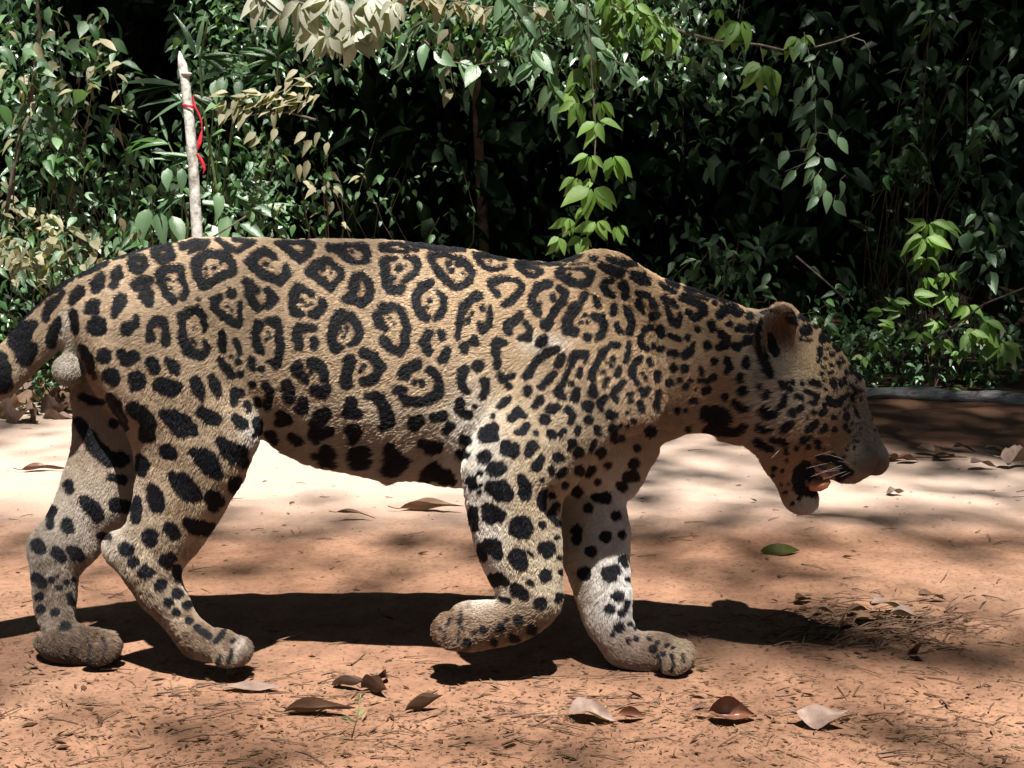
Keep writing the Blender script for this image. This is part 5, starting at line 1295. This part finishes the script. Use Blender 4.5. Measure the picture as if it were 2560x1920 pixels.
# ------------------------------------------------------------------ the forest behind: one mass nobody could count
r = np.random.default_rng(99)
def mass(name, N, fx, size, mat, temps=LT2, seed=1):
    P = fx(N)
    d = np.stack([r.normal(0, .7, len(P)), r.normal(-.3, .6, len(P)), -r.uniform(.0, 1.0, len(P))], 1)
    nn = np.stack([r.normal(0, .5, len(P)), r.normal(-.5, .5, len(P)), np.ones(len(P))], 1)
    s = r.uniform(size[0], size[1], len(P))
    tag(link(name, scatter(name, temps, P, d, nn, s, mat, seed=seed)), kind='stuff')
def clumped(N, y0, y1, z0, z1, nc, sp, x_half=.52, xa=-1, xb=1):
    Y = r.uniform(y0, y1, nc); X = r.uniform(xa, xb, nc) * Y * x_half; Zc = r.uniform(z0, z1, nc)
    c = r.integers(0, nc, N)
    P = np.stack([X[c], Y[c], Zc[c]], 1) + r.normal(0, 1, (N, 3)) * [sp, sp, sp * .8]
    q = P[:, 0] / P[:, 1]; P = P[~((q > -.355) & (q < -.265) & (P[:, 2] > 1.05 + .1 * np.sin(q * 90)) & (P[:, 1] < 7.8))]
    gz = relief(P[:, 0], P[:, 1]); P[:, 2] = np.maximum(P[:, 2], gz + .01)
    return P
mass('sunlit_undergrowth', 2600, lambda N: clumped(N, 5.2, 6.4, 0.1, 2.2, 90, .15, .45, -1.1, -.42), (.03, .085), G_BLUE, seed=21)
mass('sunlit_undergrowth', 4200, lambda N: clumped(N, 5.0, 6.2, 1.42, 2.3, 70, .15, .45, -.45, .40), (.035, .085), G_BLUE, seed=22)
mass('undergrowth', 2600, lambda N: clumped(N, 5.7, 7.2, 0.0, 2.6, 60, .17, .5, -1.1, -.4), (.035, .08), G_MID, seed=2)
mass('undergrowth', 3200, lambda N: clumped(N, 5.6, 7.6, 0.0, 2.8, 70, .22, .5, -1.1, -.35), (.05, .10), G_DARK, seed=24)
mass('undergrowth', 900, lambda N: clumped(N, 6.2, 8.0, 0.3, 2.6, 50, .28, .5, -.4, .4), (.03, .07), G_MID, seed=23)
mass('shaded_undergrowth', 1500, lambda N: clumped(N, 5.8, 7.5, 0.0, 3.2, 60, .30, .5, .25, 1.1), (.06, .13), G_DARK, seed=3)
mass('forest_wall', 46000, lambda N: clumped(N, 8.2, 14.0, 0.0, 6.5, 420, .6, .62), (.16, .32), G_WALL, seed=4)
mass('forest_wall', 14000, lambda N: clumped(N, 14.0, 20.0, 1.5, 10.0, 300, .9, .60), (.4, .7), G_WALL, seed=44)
mass('low_weeds', 3200, lambda N: clumped(N, 4.9, 5.7, 0.02, .30, 60, .10, .5, -1.1, -.2), (.02, .05), G_MID, seed=5)
mass('low_weeds', 2200, lambda N: clumped(N, 5.5, 6.0, 0.05, .34, 45, .08, .5, .1, 1.1), (.02, .05), G_MID, seed=6)

# ------------------------------------------------------------------ canopy over the track (above the frame): it gives the dappled shade
def shade(gx, gy):
    """how densely leaves hang on the sun's path to ground point (gx, gy)"""
    s = np.full(gx.shape, 0.16)
    def blob(cx, cy, rx, ry, val):
        g = np.exp(-(((gx - cx) / rx) ** 2 + ((gy - cy) / ry) ** 2) ** 1.5)
        s[:] = s * (1 - g) + val * g
    blob(0.3, 2.9, 1.9, .33, .55)       # half shade behind the animal
    blob(-.3, 2.58, .9, .10, .40)
    blob(-.35, 3.8, 1.5, .42, .0)      # brightest band
    blob(1.1, 3.6, .95, .45, 1.25)
    blob(1.0, 2.85, .8, .28, .8)
    blob(1.3, 3.3, .5, .10, .15)
    blob(1.5, 4.0, .6, .07, .25)
    blob(1.9, 4.55, 1.45, .62, 3.6)      # deep shade far right
    blob(.55, 4.6, .7, .4, 1.2)
    blob(1.35, 3.55, .7, .09, .3)
    blob(.52, 2.20, .33, .16, 3.4)      # over the head
    blob(.95, 2.25, .25, .10, 1.8)      # debris heap
    blob(.80, 1.93, .12, .05, 1.0)
    blob(-.95, 2.0, .22, .22, 1.1)      # lower left corner
    blob(-.75, 2.2, .18, .10, .3)
    blob(.2, 2.95, 1.7, .30, .95)
    back = np.clip((gy - 5.0) / .25, 0, 1)
    left = np.clip((.85 - gx) / .3, 0, 1)
    s[:] = s * (1 - back) + back * (left * .45 + (1 - left) * 3.2)
    blob(-1.72, 6.0, .30, .45, 3.0)      # dark pocket left of the stake
    blob(-1.05, 5.95, .25, .30, 1.2)
    blob(-1.1, 5.3, .5, .25, .1)
    blob(-.2, 5.9, .7, .5, .12)
    blob(.24, 5.1, .26, .20, .05)        # gap over the hanging shoot
    blob(1.17, 5.42, .20, .22, .12)
    blob(1.05, 5.76, .25, .14, .15)
    blob(1.86, 5.58, .42, .19, .06)
    blob(-.6, 5.05, .4, .16, .0)
    s[:] = np.where(gy > 6.9, 3.4, s)
    s[:] = np.where((gx < -1.75) & (gy < 5), np.maximum(s, 1.6), s)
    s[:] = np.where((gx > 1.5) & (gy < 5), np.maximum(s, 1.6), s)
    s[:] = np.where(gy < 1.45, 2.0, s)
    return s
N = 190000
H = r.uniform(11.0, 17.0, N)
gx_ = r.uniform(-4.5, 5.5, N); gy_ = r.uniform(-4.5, 13.0, N)
nc = 700
cx = r.uniform(-4.5, 5.5, nc); cy = r.uniform(.9, 13, nc)
lam = shade(gx_, gy_)
cell = 10.0 * 17.5 / N
leafA = .0060
keep = r.random(N) < np.clip(lam * cell / leafA * .9, 0, 1)
kx, ky, kh = gx_[keep], gy_[keep], H[keep]
P = np.stack([kx + SUN_DIR.x / SUN_DIR.z * kh, ky + SUN_DIR.y / SUN_DIR.z * kh, kh], 1)
M = len(P)
d = np.stack([r.normal(0, 1, M), r.normal(0, 1, M), -r.uniform(0, .6, M)], 1)
nn = np.stack([r.normal(0, .5, M), r.normal(0, .5, M), np.ones(M)], 1)
print('canopy leaves', M)
tag(link('canopy', scatter('canopy', LT2, P, d, nn, r.uniform(.12, .20, M), G_MID, seed=9)), kind='stuff')
# limbs carrying it, outside the frame
Vs = []
for k in range(16):
    x0 = rv.uniform(-5, 5); side = rv.choice([-1, 1])
    a = Vector((x0, 14 if side > 0 else -6, rv.uniform(4.5, 6))); b = Vector((x0 + rv.uniform(-2, 2), rv.uniform(5, 7) if side > 0 else rv.uniform(-4, -2), rv.uniform(7.5, 9)))
    Vs.append(tube([a, a.lerp(b, .5) + Vector((0, 0, .6)), b], [.07, .04, .012], 7))
V, F = merge(Vs)
tag(link('canopy_limbs', mesh_np('canopy_limbs', V, F, m_br)), kind='stuff')
# wide forest roof on both sides, keeps the open sky small
N = 44000
P = np.stack([r.uniform(-18, 18, N), r.uniform(-16, 22, N), r.uniform(9, 12, N)], 1)
sh = np.stack([P[:, 0] - SUN_DIR.x / SUN_DIR.z * P[:, 2], P[:, 1] - SUN_DIR.y / SUN_DIR.z * P[:, 2]], 1)
ok = ~((np.abs(sh[:, 0]) < 4.5) & (sh[:, 1] > -4.5) & (sh[:, 1] < 13)); P = P[ok]; M = len(P)
d = np.stack([r.normal(0, 1, M), r.normal(0, 1, M), -r.uniform(0, .5, M)], 1); nn = np.stack([r.normal(0, .4, M), r.normal(0, .4, M), np.ones(M)], 1)
tag(link('forest_roof', scatter('forest_roof', LT2, P, d, nn, r.uniform(.45, .8, M), G_DARK, seed=12)), kind='stuff')
# trees and bushes that close the track on the camera's side and at both ends
N = 16000
a = r.uniform(0, 2 * math.pi, N); rad = r.uniform(9, 15, N)
P = np.stack([np.cos(a) * rad, np.sin(a) * rad, r.uniform(0, 1, N) ** .8 * 9.5], 1)
P = P[~((P[:, 1] > 3) & (np.abs(P[:, 0]) < P[:, 1] * .8))]
sh = np.stack([P[:, 0] - SUN_DIR.x / SUN_DIR.z * P[:, 2], P[:, 1] - SUN_DIR.y / SUN_DIR.z * P[:, 2]], 1)
P = P[~((np.abs(sh[:, 0]) < 4.5) & (sh[:, 1] > 1.4))]; M = len(P)
d = np.stack([r.normal(0, 1, M), r.normal(0, 1, M), -r.uniform(0, .8, M)], 1); nn = np.stack([r.normal(0, .8, M), r.normal(0, .8, M), np.ones(M)], 1)
tag(link('forest_edge', scatter('forest_edge', LT2, P, d, nn, r.uniform(.4, .7, M), G_DARK, seed=13)), kind='stuff')
